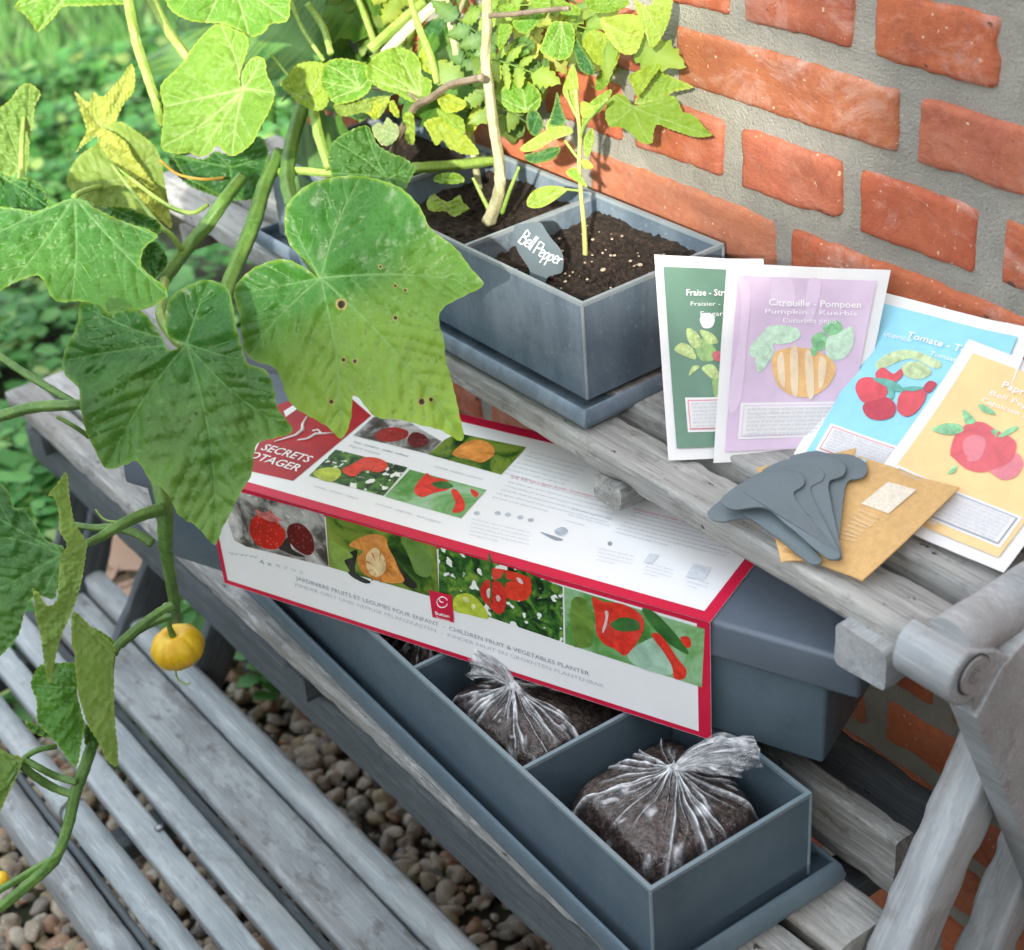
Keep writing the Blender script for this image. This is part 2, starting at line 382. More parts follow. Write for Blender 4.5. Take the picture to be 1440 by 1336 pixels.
for r in range(-9, 17):
    zc = -(r - 3) * CO
    if r % 2:   # headers
        o = rowoff.get(r, random.uniform(-.006, .006)); w = .12
    else:
        o = rowoff.get(r, {0: .053, 2: .053, }.get(r % 4, -.06) + random.uniform(-.006, .006)) ; w = .24
        if r == 10: o = .049
    k0 = int((XEND - o) / w) - 1
    for k in range(k0, k0 + int(2.3 / w) + 2):
        a = o + k * w + JW / 2 + random.uniform(-.0018, .0018); b = o + (k + 1) * w - JW / 2 + random.uniform(-.0018, .0018)
        if b < XEND + .02 or a > 1.38: continue
        a = max(a, XEND)
        brick(a, b, zc - BH / 2 + random.uniform(-.0012, .0012), zc + BH / 2 + random.uniform(-.0012, .0012), r * 13.1 + k * 3.7)
    # return face at the corner
    mb.add([(XEND, .0, zc - BH / 2), (XEND, .10, zc - BH / 2), (XEND, .10, zc + BH / 2), (XEND, 0, zc + BH / 2)], [(0, 1, 2, 3)])
mb.build('bricks', m_brick(), wall, True)

# ================================================================== ground
GZ = -.85
def m_ground():
    m, nt, bs = mat('earth'); g = coords(nt)
    n1 = noise_(nt, g, 3, 5); n2 = noise_(nt, g, 60, 4)
    c = mixc(nt, ramp(nt, n1, [(.4, (0, 0, 0)), (.6, (1, 1, 1))]), (.045, .035, .025), (.03, .05, .015))
    c = mixc(nt, ramp(nt, n2, [(.4, (0, 0, 0)), (.7, (1, 1, 1))]), c, (.09, .075, .055))
    nt.links.new(c, bs.inputs['Base Color']); bs.inputs['Roughness'].default_value = 1; bump(nt, bs, n2, 1, .02); return m
tag(mk('ground', [(-60, -60, GZ), (60, -60, GZ), (60, 60, GZ), (-60, 60, GZ)], [(0, 1, 2, 3)], m_ground()), kind='structure')

def ico(sub):
    t = (1 + 5 ** .5) / 2
    v = [(-1, t, 0), (1, t, 0), (-1, -t, 0), (1, -t, 0), (0, -1, t), (0, 1, t), (0, -1, -t), (0, 1, -t), (t, 0, -1), (t, 0, 1), (-t, 0, -1), (-t, 0, 1)]
    v = [np.array(p) / np.linalg.norm(p) for p in v]
    f = [(0, 11, 5), (0, 5, 1), (0, 1, 7), (0, 7, 10), (0, 10, 11), (1, 5, 9), (5, 11, 4), (11, 10, 2), (10, 7, 6), (7, 1, 8), (3, 9, 4), (3, 4, 2), (3, 2, 6), (3, 6, 8), (3, 8, 9), (4, 9, 5), (2, 4, 11), (6, 2, 10), (8, 6, 7), (9, 8, 1)]
    for _ in range(sub):
        c = {}; g = []
        def mid(a, b):
            k = (min(a, b), max(a, b))
            if k not in c:
                p = v[a] + v[b]; v.append(p / np.linalg.norm(p)); c[k] = len(v) - 1
            return c[k]
        for a, b, d in f:
            x, y, z = mid(a, b), mid(b, d), mid(d, a); g += [(a, x, z), (b, y, x), (d, z, y), (x, y, z)]
        f = g
    return np.array(v), np.array(f)
def big_mesh(name, V, Fc, m, parent=None, smooth=True):
    me = bpy.data.meshes.new(name); k = Fc.shape[1]
    me.vertices.add(len(V)); me.vertices.foreach_set('co', V.astype(np.float32).ravel())
    me.loops.add(Fc.size); me.loops.foreach_set('vertex_index', Fc.astype(np.int32).ravel())
    me.polygons.add(len(Fc)); me.polygons.foreach_set('loop_start', np.arange(0, Fc.size, k, dtype=np.int32))
    me.update(calc_edges=True); me.validate()
    if smooth: me.polygons.foreach_set('use_smooth', [True] * len(me.polygons))
    me.materials.append(m); o = bpy.data.objects.new(name, me); COL.objects.link(o)
    if parent: o.parent = parent
    return o
def m_gravel():
    m, nt, bs = mat('river_gravel'); rnd = island(nt); g = coords(nt)
    c = ramp(nt, rnd, [(0, (.36, .30, .21)), (.14, (.20, .15, .10)), (.28, (.48, .43, .33)), (.4, (.26, .24, .20)), (.52, (.36, .20, .11)), (.62, (.55, .51, .42)), (.72, (.15, .15, .14)), (.84, (.40, .32, .19)), (1, (.48, .46, .41))], 'CONSTANT')
    n = noise_(nt, g, 130, 4, .6); c = mixc(nt, math_(nt, 'MULTIPLY', n, .6), c, (.16, .13, .10))
    c = mixc(nt, ramp(nt, noise_(nt, g, 320, 2), [(.62, (0, 0, 0)), (.7, (1, 1, 1))]), c, (.55, .52, .47))
    nt.links.new(c, bs.inputs['Base Color']); bs.inputs['Roughness'].default_value = .6; bump(nt, bs, n, .5, .003); return m
iv, iF = ico(2)
def stones(xr, yr, step, s0, s1, layers=1):
    VV = []; FF = []; n = 0
    for l in range(layers):
        for x in np.arange(xr[0], xr[1], step):
            for y in np.arange(yr[0], yr[1], step):
                s = RNG.uniform(s0, s1) * (1.25 if RNG.random() < .12 else 1)
                sh = np.array([RNG.uniform(.8, 1.35), RNG.uniform(.7, 1.1), RNG.uniform(.5, .85)]) * s
                p = iv.copy()
                for _ in range(5):
                    q = RNG.normal(size=3); q /= np.linalg.norm(q); p = p * (1 + .085 * np.sin(p @ q * RNG.uniform(2, 6) + RNG.uniform(0, 6)))[:, None]
                q = RNG.normal(size=3); q /= np.linalg.norm(q); dd = p @ q; p = p - q * np.maximum(dd - .62, 0)[:, None] * .75
                a, b, c = RNG.uniform(0, 6.28), RNG.uniform(-.5, .5), RNG.uniform(-.5, .5)
                p = (p * sh) @ _rot(b, c, a).T + np.array([x + RNG.normal() * step * .3, y + RNG.normal() * step * .3, GZ + s * .45 + l * .010 + .012 * RNG.random()])
                VV.append(p); FF.append(iF + n); n += len(p)
    return np.concatenate(VV), np.concatenate(FF)
V1, F1 = stones((-1.50, .22), (-.95, -.01), .0155, .0048, .0132)
tag(big_mesh('gravel', V1, F1, m_gravel()), 'mixed brown grey and buff river gravel under the plant stand', 'gravel', kind='stuff')

# foliage carpets: many small leaf faces scattered over the ground
def leafset(n, fx, size, m, name, label, cat, blade=False, hgt=None, clump=None):
    tmpl = np.array([(0, 0, 0), (.42, .35, .08), (.5, .8, .02), (0, 1.25, -.12), (-.5, .8, .02), (-.42, .35, .08)])
    tf = np.array([(0, 1, 2), (0, 2, 3), (0, 3, 4), (0, 4, 5)])
    if blade:
        tmpl = np.array([(-.05, 0, 0), (.05, 0, 0), (.04, .5, .0), (0, 1.0, .12), (-.04, .5, 0)]); tf = np.array([(0, 1, 2), (0, 2, 4), (4, 2, 3)])
    VV = []; FF = []; c = 0
    for i in range(n):
        p = fx()
        s = size * RNG.uniform(.6, 1.35)
        tilt = RNG.uniform(.9, 1.5) if blade else RNG.uniform(-.35, .6)
        Mx = _rot(tilt, RNG.uniform(-.3, .3), RNG.uniform(0, 6.28))
        VV.append((tmpl * s) @ Mx.T + p); FF.append(tf + c); c += len(tmpl)
    return tag(big_mesh(name, np.concatenate(VV), np.concatenate(FF), m, smooth=False), label, cat, kind='stuff')
def m_foliage(name, stops, trans=.35):
    m, nt, bs = mat(name); rnd = island(nt); g = coords(nt)
    c = ramp(nt, rnd, stops); big = noise_(nt, g, 2.2, 3)
    c = mixc(nt, math_(nt, 'MULTIPLY', ramp(nt, big, [(.35, (1, 1, 1)), (.6, (0, 0, 0))]), .55), c, tuple(x * .4 for x in stops[0][1]))
    nt.links.new(c, bs.inputs['Base Color']); bs.inputs['Roughness'].default_value = .5
    tr = nt.nodes.new('ShaderNodeBsdfTranslucent'); nt.links.new(c, tr.inputs['Color'])
    mx = nt.nodes.new('ShaderNodeMixShader'); mx.inputs[0].default_value = trans
    nt.links.new(bs.outputs[0], mx.inputs[1]); nt.links.new(tr.outputs[0], mx.inputs[2]); nt.links.new(mx.outputs[0], nt.nodes['Material Output'].inputs['Surface']); return m
COVER = m_foliage('ground_cover_green', [(0, (.05, .20, .04)), (.5, (.10, .33, .065)), (.85, (.18, .44, .11)), (1, (.38, .50, .14))])
LAWN = m_foliage('lawn_green', [(0, (.08, .25, .05)), (.6, (.15, .38, .09)), (1, (.30, .46, .15))])
clumps = [(RNG.uniform(-3.2, -1.25), RNG.uniform(-.75, 1.3)) for _ in range(150)]
clumps = [c for c in clumps if not (c[0] > XEND - .1 and c[1] > -.05)]
def f_cover():
    c = clumps[int(RNG.integers(len(clumps)))]; r = .10 * math.sqrt(RNG.random()) * 1.3; a = RNG.uniform(0, 6.28)
    return np.array([c[0] + r * math.cos(a), c[1] + r * math.sin(a), GZ + .02 + .10 * (1 - (r / .13) ** 2) * RNG.random() ** .5 + .02])
leafset(15000, f_cover, .030, COVER, 'ground_cover', 'low leafy green weeds spreading over the gravel behind the stand', 'ground cover')
def f_lawn(): return np.array([RNG.uniform(-7.5, -2.5), RNG.uniform(-1.2, 3.8), GZ])
leafset(60000, f_lawn, .075, LAWN, 'grass', 'soft green lawn grass beyond the weeds', 'grass', blade=True)
# weeds close behind the stand legs, individual seedlings
cl2 = [(RNG.uniform(-1.7, -.75), RNG.uniform(-.55, .0)) for _ in range(26)]
def f_c2():
    c = cl2[int(RNG.integers(len(cl2)))]; r = .06 * math.sqrt(RNG.random()); a = RNG.uniform(0, 6.28)
    return np.array([c[0] + r * math.cos(a), c[1] + r * math.sin(a), GZ + .03 + .05 * RNG.random()])
leafset(2200, f_c2, .026, COVER, 'weeds', 'small bright green seedlings growing up between the stones', 'weeds')
# dry fallen leaves
def f_dry(): return np.array([RNG.uniform(-1.35, -.95), RNG.uniform(-.36, -.12), GZ + .035 + RNG.random() * .02])
DRY = m_foliage('dry_leaf', [(0, (.35, .20, .12)), (.5, (.50, .33, .22)), (1, (.62, .45, .33))], .15)
leafset(46, f_dry, .050, DRY, 'fallen_leaves', 'curled dry brown leaves lying on the gravel under the stand', 'fallen leaves')

# ================================================================== plant stand
st = thing('plant_stand', (0, -.3, GZ), 'weathered grey wooden tiered plant stand holding the planters against the brick wall', 'plant stand')
XL = -.80
def plank(name, x0, x1, y0, y1, zt, t, m, seed, r=.0025, **k):
    return beam(name, (x0, (y0 + y1) / 2, zt - t / 2), (x1, (y0 + y1) / 2, zt - t / 2), y1 - y0, t, m, st, r=r, seed=seed, **k)
# top tier
plank('slat', XL, .243, -.193, -.152, -.150, .020, W_LIGHT, 1)
plank('slat', XL - .01, .252, -.141, -.088, -.143, .024, W_LIGHT, 2)
plank('slat', XL, .250, -.079, -.026, -.147, .022, W_MID, 3)
for x, m_ in ((-.045, W_MID), (.205, W_FRAME), (-.36, W_MID), (-.70, W_MID)):
    w_ = .030 if x < .2 else .042
    beam('batten', (x, -.196 if x != .205 else -.203, -.182), (x, -.02, -.182), w_, .022 if x < .2 else .032, m_, st, seed=x, r=.004, jit=.0014)
# middle tier
T2 = -.392
for i, (a, b) in enumerate(((-.351, -.314), (-.306, -.252), (-.242, -.190))):
    plank('slat', -.93, .232, a, b, T2, .018, W_LIGHT if i else W_MID, 10 + i)
plank('slat', -.93, .222, -.178, -.160, -.343, .052, W_MID, 14, label='upright back board of the middle shelf')
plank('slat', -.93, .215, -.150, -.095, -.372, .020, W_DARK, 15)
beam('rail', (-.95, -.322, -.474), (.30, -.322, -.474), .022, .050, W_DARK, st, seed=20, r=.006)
for x in (-.86, -.30, .17):
    beam('batten', (x, -.350, T2 - .037), (x, -.10, T2 - .037), .035, .026, W_DARK, st, seed=x * 3)
# bottom tier (the bench front)
B = -.62
def bench(y0, y1, zt, t, seed, m=W_BENCH, r=.003, x0=-.86, x1=.05): plank('slat', x0, x1, y0, y1, zt, t, m, seed, r=r, jit=.00025, chips=.0006)
bench(-.347, -.322, B + .020, .040, 30, W_BENCH, .007)
bench(-.404, -.350, B + .001, .020, 31, W_STAIN, .004)
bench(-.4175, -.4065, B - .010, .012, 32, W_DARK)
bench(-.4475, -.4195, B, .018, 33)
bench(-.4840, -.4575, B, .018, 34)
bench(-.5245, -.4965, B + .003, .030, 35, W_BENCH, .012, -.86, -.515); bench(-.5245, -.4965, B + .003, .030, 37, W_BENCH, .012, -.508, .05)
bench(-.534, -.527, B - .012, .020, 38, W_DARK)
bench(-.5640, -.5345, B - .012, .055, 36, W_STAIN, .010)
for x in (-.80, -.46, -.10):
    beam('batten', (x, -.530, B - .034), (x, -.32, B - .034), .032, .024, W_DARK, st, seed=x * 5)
# screw heads
for q in ((223, 1165),):
    c = on(*q, 2, B + .0012); mb = MB(); 
    mb.tube([c, c + np.array([0, 0, .0012])], .0042, 14); s1 = mb.build('screw', flat('dull_steel', (.12, .12, .12), .4, .5), st)
    mb = MB(); mb.tube([c + np.array([0, 0, .0012]), c + np.array([0, 0, .0018])], .0024, 12); mb.build('screw_socket', flat('screw_pale', (.42, .44, .44), .6), s1)
# slanted side legs
def leg(name, X, a, b, w, h, m, ext0=0, ext1=0, seed=0, r=.004, off=0.0, label=None):
    p, q = on(*a, 0, X), on(*b, 0, X); d = (q - p) / np.linalg.norm(q - p)
    p = p - d * ext0; q = q + d * ext1
    nrm = np.cross([1, 0, 0], d); p = p + nrm * off; q = q + nrm * off
    return beam(name, p, q, w, h, m, st, up=(1, 0, 0), r=r, seed=seed, jit=.001, label=label)
# width is the in-plane size, height is the thickness along x
leg('leg', .255, (1372, 1092), (1265, 1336), .036, .030, W_FRAME, .10, .55, 41)
leg('leg', .255, (1452, 1170), (1385, 1336), .034, .030, W_FRAME, .06, .55, 42)
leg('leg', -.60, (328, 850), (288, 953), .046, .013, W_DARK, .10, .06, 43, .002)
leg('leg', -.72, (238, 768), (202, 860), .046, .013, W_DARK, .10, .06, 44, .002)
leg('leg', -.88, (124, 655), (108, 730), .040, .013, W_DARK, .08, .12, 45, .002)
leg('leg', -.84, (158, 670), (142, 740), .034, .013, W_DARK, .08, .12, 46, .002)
# rounded arm with its bolt, at the right end of the top shelf
def arm(name, X0, X1, c, d, w, L, m, seed):
    d = np.array(d, float); d /= np.linalg.norm(d); nrm = np.array([0, -d[2], d[1]])
    c = np.array(c, float); prof = []
    for k in range(17):
        a = math.pi * k / 16; prof.append(c + nrm * math.cos(a) * w / 2 - d * math.sin(a) * w / 2)
    for k in range(1, 24): prof.append(c - nrm * w / 2 + d * L * k / 23)
    for k in range(23, 0, -1): prof.append(c + nrm * w / 2 + d * L * k / 23)
    n = len(prof); V = []
    cen = c
    lv = [(X0, .985), (X0 + .0015, 1.0), (X1 - .0015, 1.0), (X1, .985)]
    for x, s in lv:
        for i, p in enumerate(prof):
            j = noise.noise((p[1] * 90, p[2] * 90, seed)) * .0008
            mid_ = c + d * max(0, (p - c) @ d)
            q = mid_ + (p - mid_) * (s + j / (w / 2)); V.append((x, q[1], q[2]))
    Fc = [(l * n + i, l * n + (i + 1) % n, (l + 1) * n + (i + 1) % n, (l + 1) * n + i) for l in range(3) for i in range(n)]
    # caps as quad strips to keep them planar
    for base, rev in ((0, True), (3 * n, False)):
        a = list(range(base, base + n)); Fc.append(tuple(reversed(a)) if rev else tuple(a))
    o = mk(name, V, Fc, m, st, True); o.data.set_sharp_from_angle(angle=R(40)); return o
def prism(name, X0, X1, prof, m, parent, seed=0):
    """side board: a profile in the YZ plane given thickness along X"""
    prof = [np.array(p[-2:], float) for p in prof]; n = len(prof); cen = sum(prof) / n; V = []
    for x, s in ((X0, .0018), (X0 + .0006, .0006), (X0 + .002, 0), (X1 - .002, 0), (X1 - .0006, .0006), (X1, .0018)):
        for p in prof:
            d = p - cen; l = np.linalg.norm(d); j = noise.noise((p[0] * 90, p[1] * 90, seed + x * 60)) * .0011; q = cen + d * (1 - (s + j) / l); V.append((x, q[0], q[1]))
    from mathutils.geometry import tessellate_polygon
    tri = [tuple(t) for t in tessellate_polygon([[Vector((p[0], p[1], 0)) for p in prof]])]
    Fc = [(l * n + i, l * n + (i + 1) % n, (l + 1) * n + (i + 1) % n, (l + 1) * n + i) for l in range(5) for i in range(n)]
    Fc += tri + [tuple(i + 5 * n for i in reversed(t)) for t in tri]
    o = mk(name, V, Fc, m, parent, True); o.data.set_sharp_from_angle(angle=R(40)); return o
def subdiv(P, k=8): return [P[i] + (P[(i + 1) % len(P)] - P[i]) * j / k for i in range(len(P)) for j in range(k)]
KC = on(1367, 950, 0, .292); KR_ = .0195
pr = [KC[1:] + KR_ * np.array([math.cos(a), math.sin(a)]) for a in np.linspace(R(100), R(285), 20)]
S1, S2 = on(1408, 934, 0, .292)[1:], on(1369, 1006, 0, .292)[1:]
ARM = prism('arm_end', .250, .292, pr + [S2, S1, on(1427, 927, 0, .292)[1:], on(1404, 914, 0, .292)[1:]], W_FRAME, st, 51)
dd = np.array([.412, -.911]); gp = np.array([.911, .412])
P0 = on(1410, 937, 0, .2925)[1:]; P1 = on(1372, 1009, 0, .2925)[1:]
prism('arm', .272, .2925, subdiv([P1, P1 + dd * .5, P1 + dd * .5 + gp * .062, P0 + gp * .030, P0]), W_FRAME, st, 52)
bc = KC + np.array([.0, .0005, .001]); mb = MB(); ring = []
mb.tube([bc + np.array([-.002, 0, 0]), bc + np.array([.0012, 0, 0])], .0132, 26); o = mb.build('plug_ring', flat('dark_joint', (.05, .055, .055), .8), ARM)
mb = MB(); P_ = []
mb.tube([bc + np.array([-.002, 0, 0]), bc + np.array([.0022, 0, 0])], .0120, 26); mb.build('plug', W_FRAME, ARM)
mb = MB()
for k in range(2):
    mb.tube(smoothpath([bc + np.array([.0024, math.cos(a) * (.003 + .0025 * k), .001 + math.sin(a) * (.003 + .0025 * k)]) for a in np.linspace(.2 + k, 4.2 + k, 7)], 4), .00045, 5)
mb.build("plug_marks", flat("plug_mark", (.16, .16, .15), .8), ARM)
# round cross rod
r0 = on(1335, 905, 0, .272); r1 = np.array([.272, .0, r0[2] + .004]); mb = MB()
mb.tube([r0 + (r1 - r0) * k / 12 + np.array([0, 0, .0006 * math.sin(k * 2.1)]) for k in range(13)], .0165, 18); mb.build('rod', W_FRAME, st, True).data.set_sharp_from_angle(angle=R(40))
beam('strut', (.275, -.075, -.300), (.275, -.03, -.20), .040, .012, W_DARK, st, seed=8)

# ================================================================== zinc planters
def trough(name, org, ang, length, width, depth, th, ncell, rimz, m, medge, root, flare=.0):
    e = np.array([math.cos(ang), math.sin(ang)]); n = np.array([-math.sin(ang), math.cos(ang)])
    P = lambda a, b, z: (org[0] + e[0] * a + n[0] * b, org[1] + e[1] * a + n[1] * b, z)
    mb = MB(); me_ = MB()
    def slab(a0, b0, a1, b1, z0, z1, bld=None):
        (bld or mb).box8([P(a0, b0, z0), P(a1, b0, z0), P(a1, b1, z0), P(a0, b1, z0), P(a0, b0, z1), P(a1, b0, z1), P(a1, b1, z1), P(a0, b1, z1)])
    zb = rimz - depth
    slab(-length, 0, 0, th, zb, rimz); slab(-length, width - th, 0, width, zb, rimz)
    slab(-length, th, -length + th, width - th, zb, rimz); slab(-th, th, 0, width - th, zb, rimz)
    slab(-length + th, th, -th, width - th, zb, zb + th)
    body = mb.build('trough', m, root)
    # folded rim and soldered corner seams
    rt = .0007
    for (a0, b0, a1, b1) in ((-length - rt, -rt, rt, th + rt), (-length - rt, width - th - rt, rt, width + rt), (-length - rt, th + rt, -length + th + rt, width - th - rt), (-th - rt, th + rt, rt, width - th - rt)):
        slab(a0, b0, a1, b1, rimz - .0022, rimz + .0008, me_)
    for a, b in ((0, 0), (0, width), (-length, 0)):
        me_.tube([P(a, b, zb + .001), P(a, b, rimz - .0023)], .0013, 8)
    for k in range(1, ncell):
        a = -length * k / ncell
        mb = MB(); slab(a - th / 2, th + .0012, a + th / 2, width - th - .0012, zb + th, rimz - .002); mb.build('divider', m, root)
        slab(a - th / 2 - .0006, th + rt + .0005, a + th / 2 + .0006, width - th - rt - .0005, rimz - .0035, rimz - .0005, me_)
    me_.build('rim', medge, body)
    return P
def tray(org, ang, length, width, z0, z1, ov, m, root, roundend=True, name='tray'):
    """shallow tray: flat base with an outward-curved lip"""
    e = np.array([math.cos(ang), math.sin(ang)]); n = np.array([-math.sin(ang), math.cos(ang)])
    prof = [(-.004, z0 + .0015), (ov - .006, z0 + .0012), (ov - .0015, z0 + .002), (ov + .001, z0 + .006), (ov + .002, (z0 + z1) / 2), (ov, z1 - .003), (ov - .0025, z1), (ov - .0042, z1 - .001), (ov - .0035, z1 - .005)]
    V = []; 
    for (o_, z) in prof:
        q = max(o_, -.02)
        for a, b in ((0, 0), (1, 0), (1, 1), (0, 1)):
            A = -length - q if a == 0 else (q * 1.4 if m is BLUE else q); Bq = -q if b == 0 else width + q
            V.append((org[0] + e[0] * A + n[0] * Bq, org[1] + e[1] * A + n[1] * Bq, z))
    Fc = [tuple(range(3, -1, -1))]
    for l in range(len(prof) - 1):
        for j in range(4): Fc.append((l * 4 + j, l * 4 + (j + 1) % 4, (l + 1) * 4 + (j + 1) % 4, (l + 1) * 4 + j))
    V2 = [(org[0] + e[0] * A + n[0] * Bq, org[1] + e[1] * A + n[1] * Bq, z0 + .003) for A, Bq in ((-length, 0), (0, 0), (0, width), (-length, width))]
    k = len(V); Fc.append((k, k + 1, k + 2, k + 3))
    o = mk(name, V + V2, Fc, m, root, True); o.data.set_sharp_from_angle(angle=R(55))
    bv = o.modifiers.new('edge', 'BEVEL'); bv.width = .0015; bv.segments = 2; bv.limit_method = 'ANGLE'; bv.angle_limit = R(40)
    return o
def soil_surface(P, a0, a1, b0, b1, z, root, amp=.005, seed=0):
    n = 46; V = []
    for j in range(n + 1):
        for i in range(n + 1):
            s, t = i / n, j / n; q = P(a0 + (a1 - a0) * s, b0 + (b1 - b0) * t, 0)
            h = z + amp * noise.noise((s * 4, t * 4, seed)) + .0035 * noise.noise((s * 22, t * 22, seed)) + .002 * noise.noise((s * 60, t * 60, seed)) + .006 * (abs(t - .5) * 2) ** 3
            V.append((q[0], q[1], h))
    return mk('soil', V, [(j * (n + 1) + i, j * (n + 1) + i + 1, (j + 1) * (n + 1) + i + 1, (j + 1) * (n + 1) + i) for j in range(n) for i in range(n)], SOIL, root, True)
# upper planter
UO = (-.098, -.168); URZ = -.058; UL = .441; UW = .139; UD = .079
up = thing('zinc_planter', (-.32, -.10, -.15), 'stained blue grey zinc planter full of dark soil on the top shelf beside the wall', 'planter')
PU = trough('u', UO, R(.6), UL, UW, UD, .0018, 3, URZ, ZINC, ZINC_EDGE, up)
tray(UO, R(.6), UL, UW, -.1495, -.1315, .019, ZINC, up)
CELL = UL / 3
for k in range(3):
    so = soil_surface(PU, -CELL * (k + 1) + .0015, -CELL * k - .0015, .002, UW - .002, URZ - .020 - .004 * (k == 1), up, seed=k)
# pale crumbs of perlite on the pepper soil
mb = MB(); pv, pf = ico(1)
for i in range(60):
    a = -RNG.uniform(.01, CELL - .01); b = RNG.uniform(.012, UW - .012); s = RNG.uniform(.0005, .0013) * (1.5 if i % 9 == 0 else 1)
    q = np.array(PU(a, b, URZ - .0165)); mb.add((pv * s * np.array([1.3, 1, .7])) @ _rot(0, 0, i).T + q, pf.tolist())
mb.build('perlite', flat('perlite', (.45, .37, .28), .8, .2, .4, 600), up, True)
# crumbs of soil giving a rough surface and dirt on the inner wall
mb = MB()
for i in range(1500):
    k = 0 if i < 950 else 1
    a = -RNG.uniform(.004, CELL - .004) - k * CELL; b = RNG.uniform(.005, UW - .005); s = RNG.uniform(.0008, .0026)
    q = np.array(PU(a, b, URZ - .0195 - .004 * k)); mb.add((pv * s * RNG.uniform(.6, 1.4, 3)) @ _rot(0, 0, i).T + q, pf.tolist())
mb.build('soil_crumbs', SOIL, up, True)
# lower planter
LOc = on(915, 1252, 2, -.31)
LO = (LOc[0], LOc[1]); LRZ = -.310; LL = .574; LW = .137; LD = .076; LA = R(-2.3)
lp = thing('zinc_planter', (-.10, -.27, -.39), 'smooth blue grey planter on the middle shelf with clear bags of soil in its cells', 'planter')
PL = trough('l', LO, LA, LL, LW, LD, .0018, 4, LRZ, BLUE, BLUE_EDGE, lp)
tray(LO, LA, LL, LW, -.3905, -.3675, .0135, BLUE, lp)
# ================================================================== lidded box with printed sleeve
BA = R(22); be = np.array([math.cos(BA), math.sin(BA), 0]); bn = np.array([-math.sin(BA), math.cos(BA), 0]); BO = np.array([.093, -.222, 0]); BZ0, BZ1 = -.3075, -.206
bp = thing('lidded_planter', (-.12, -.23, BZ0), 'closed blue grey planter box with lid lying askew in a white printed sleeve', 'boxed planter')
def BP(a, b, z): return BO + be * a + bn * b + np.array([0, 0, z])
def taper_box(name, a0, a1, b0, b1, z0, z1, tp, m, r=.003, seg=3):
    c = [BP(a0 + tp, b0 + tp, z0), BP(a1 - tp, b0 + tp, z0), BP(a1 - tp, b1 - tp, z0), BP(a0 + tp, b1 - tp, z0), BP(a0, b0, z1), BP(a1, b0, z1), BP(a1, b1, z1), BP(a0, b1, z1)]
    mb = MB(); mb.box8(c); o = mb.build(name, m, bp); bv = o.modifiers.new('edge', 'BEVEL'); bv.width = r; bv.segments = seg
    o.data.polygons.foreach_set('use_smooth', [True] * 6); return o
taper_box('body', -.515, .080, .004, .152, BZ0, -.222, .002, BLUE)
taper_box('lid', -.530, .103, -.001, .160, -.236, BZ1 + .0002, -.0015, LIDM, .004)
# sleeve: a folded card open at both ends
SW = .1605; SL = -.438
mb = MB()
def card(pts, t, nrm):
    a = [np.array(p) for p in pts]; nrm = np.array(nrm); mb.box8([a[0], a[1], a[2], a[3], a[0] + nrm * t, a[1] + nrm * t, a[2] + nrm * t, a[3] + nrm * t])
TH = .0007
card([BP(SL, -.0035, BZ0 - .0004), BP(0, -.0035, BZ0 - .0004), BP(0, -.0035, BZ1 + .0014), BP(SL, -.0035, BZ1 + .0014)], TH, -bn)
card([BP(SL, -.0042, BZ1 + .0007), BP(0, -.0042, BZ1 + .0007), BP(0, SW + .003, BZ1 + .0007), BP(SL, SW + .003, BZ1 + .0007)], TH, (0, 0, 1))
card([BP(SL, SW + .0023, BZ0 + .003), BP(0, SW + .0023, BZ0 + .003), BP(0, SW + .0023, BZ1 + .0006), BP(SL, SW + .0023, BZ1 + .0006)], TH, bn)
sleeve = mb.build('sleeve', CARD, bp)
FRONT = Plane(BP(0, -.0042, BZ0), -bn); TOP = Plane(BP(0, 0, BZ1 + .0014), (0, 0, 1))
def bface(face, pts, off, name, m, parent):   # pts in (s along 0..-.438, t) on a face
    v = [(BP(s, -.0042, BZ0 + t) - bn * off) if face == 'f' else BP(s, t - .0042, BZ1 + .0014 + off) for s, t in pts]
    return mk(name, v, [tuple(range(len(v)))], m, parent)
HF = BZ1 - BZ0 + .0014
def strip(face, s0, t0, s1, t1, off, name, m): return bface(face, [(s0, t0), (s1, t0), (s1, t1), (s0, t1)], off, name, m, sleeve)
e_ = .0002
mbr = MB()
def rq(face, s0, t0, s1, t1, off=e_):
    pts = [(s0, t0), (s1, t0), (s1, t1), (s0, t1)]
    v = [(BP(s, -.0042, BZ0 + t) - bn * off) if face == 'f' else BP(s, t - .0042, BZ1 + .0014 + off) for s, t in pts]
    mbr.add(v, [(0, 1, 2, 3)])
bw = .0052
rq('f', SL, 0, 0, .0042); rq('f', -.0095, .0042, 0, HF - .004); rq('f', SL, .0042, SL + .004, HF - .004); rq('f', SL, HF - .004, 0, HF)
rq('t', SL, 0, 0, .0095); rq('t', -.0085, .0095, 0, SW); rq('t', SL, .0095, SL + .005, SW); rq('t', SL + .005, SW - .004, -.0085, SW + .0068)
mbr.build('red_border', RED, sleeve)

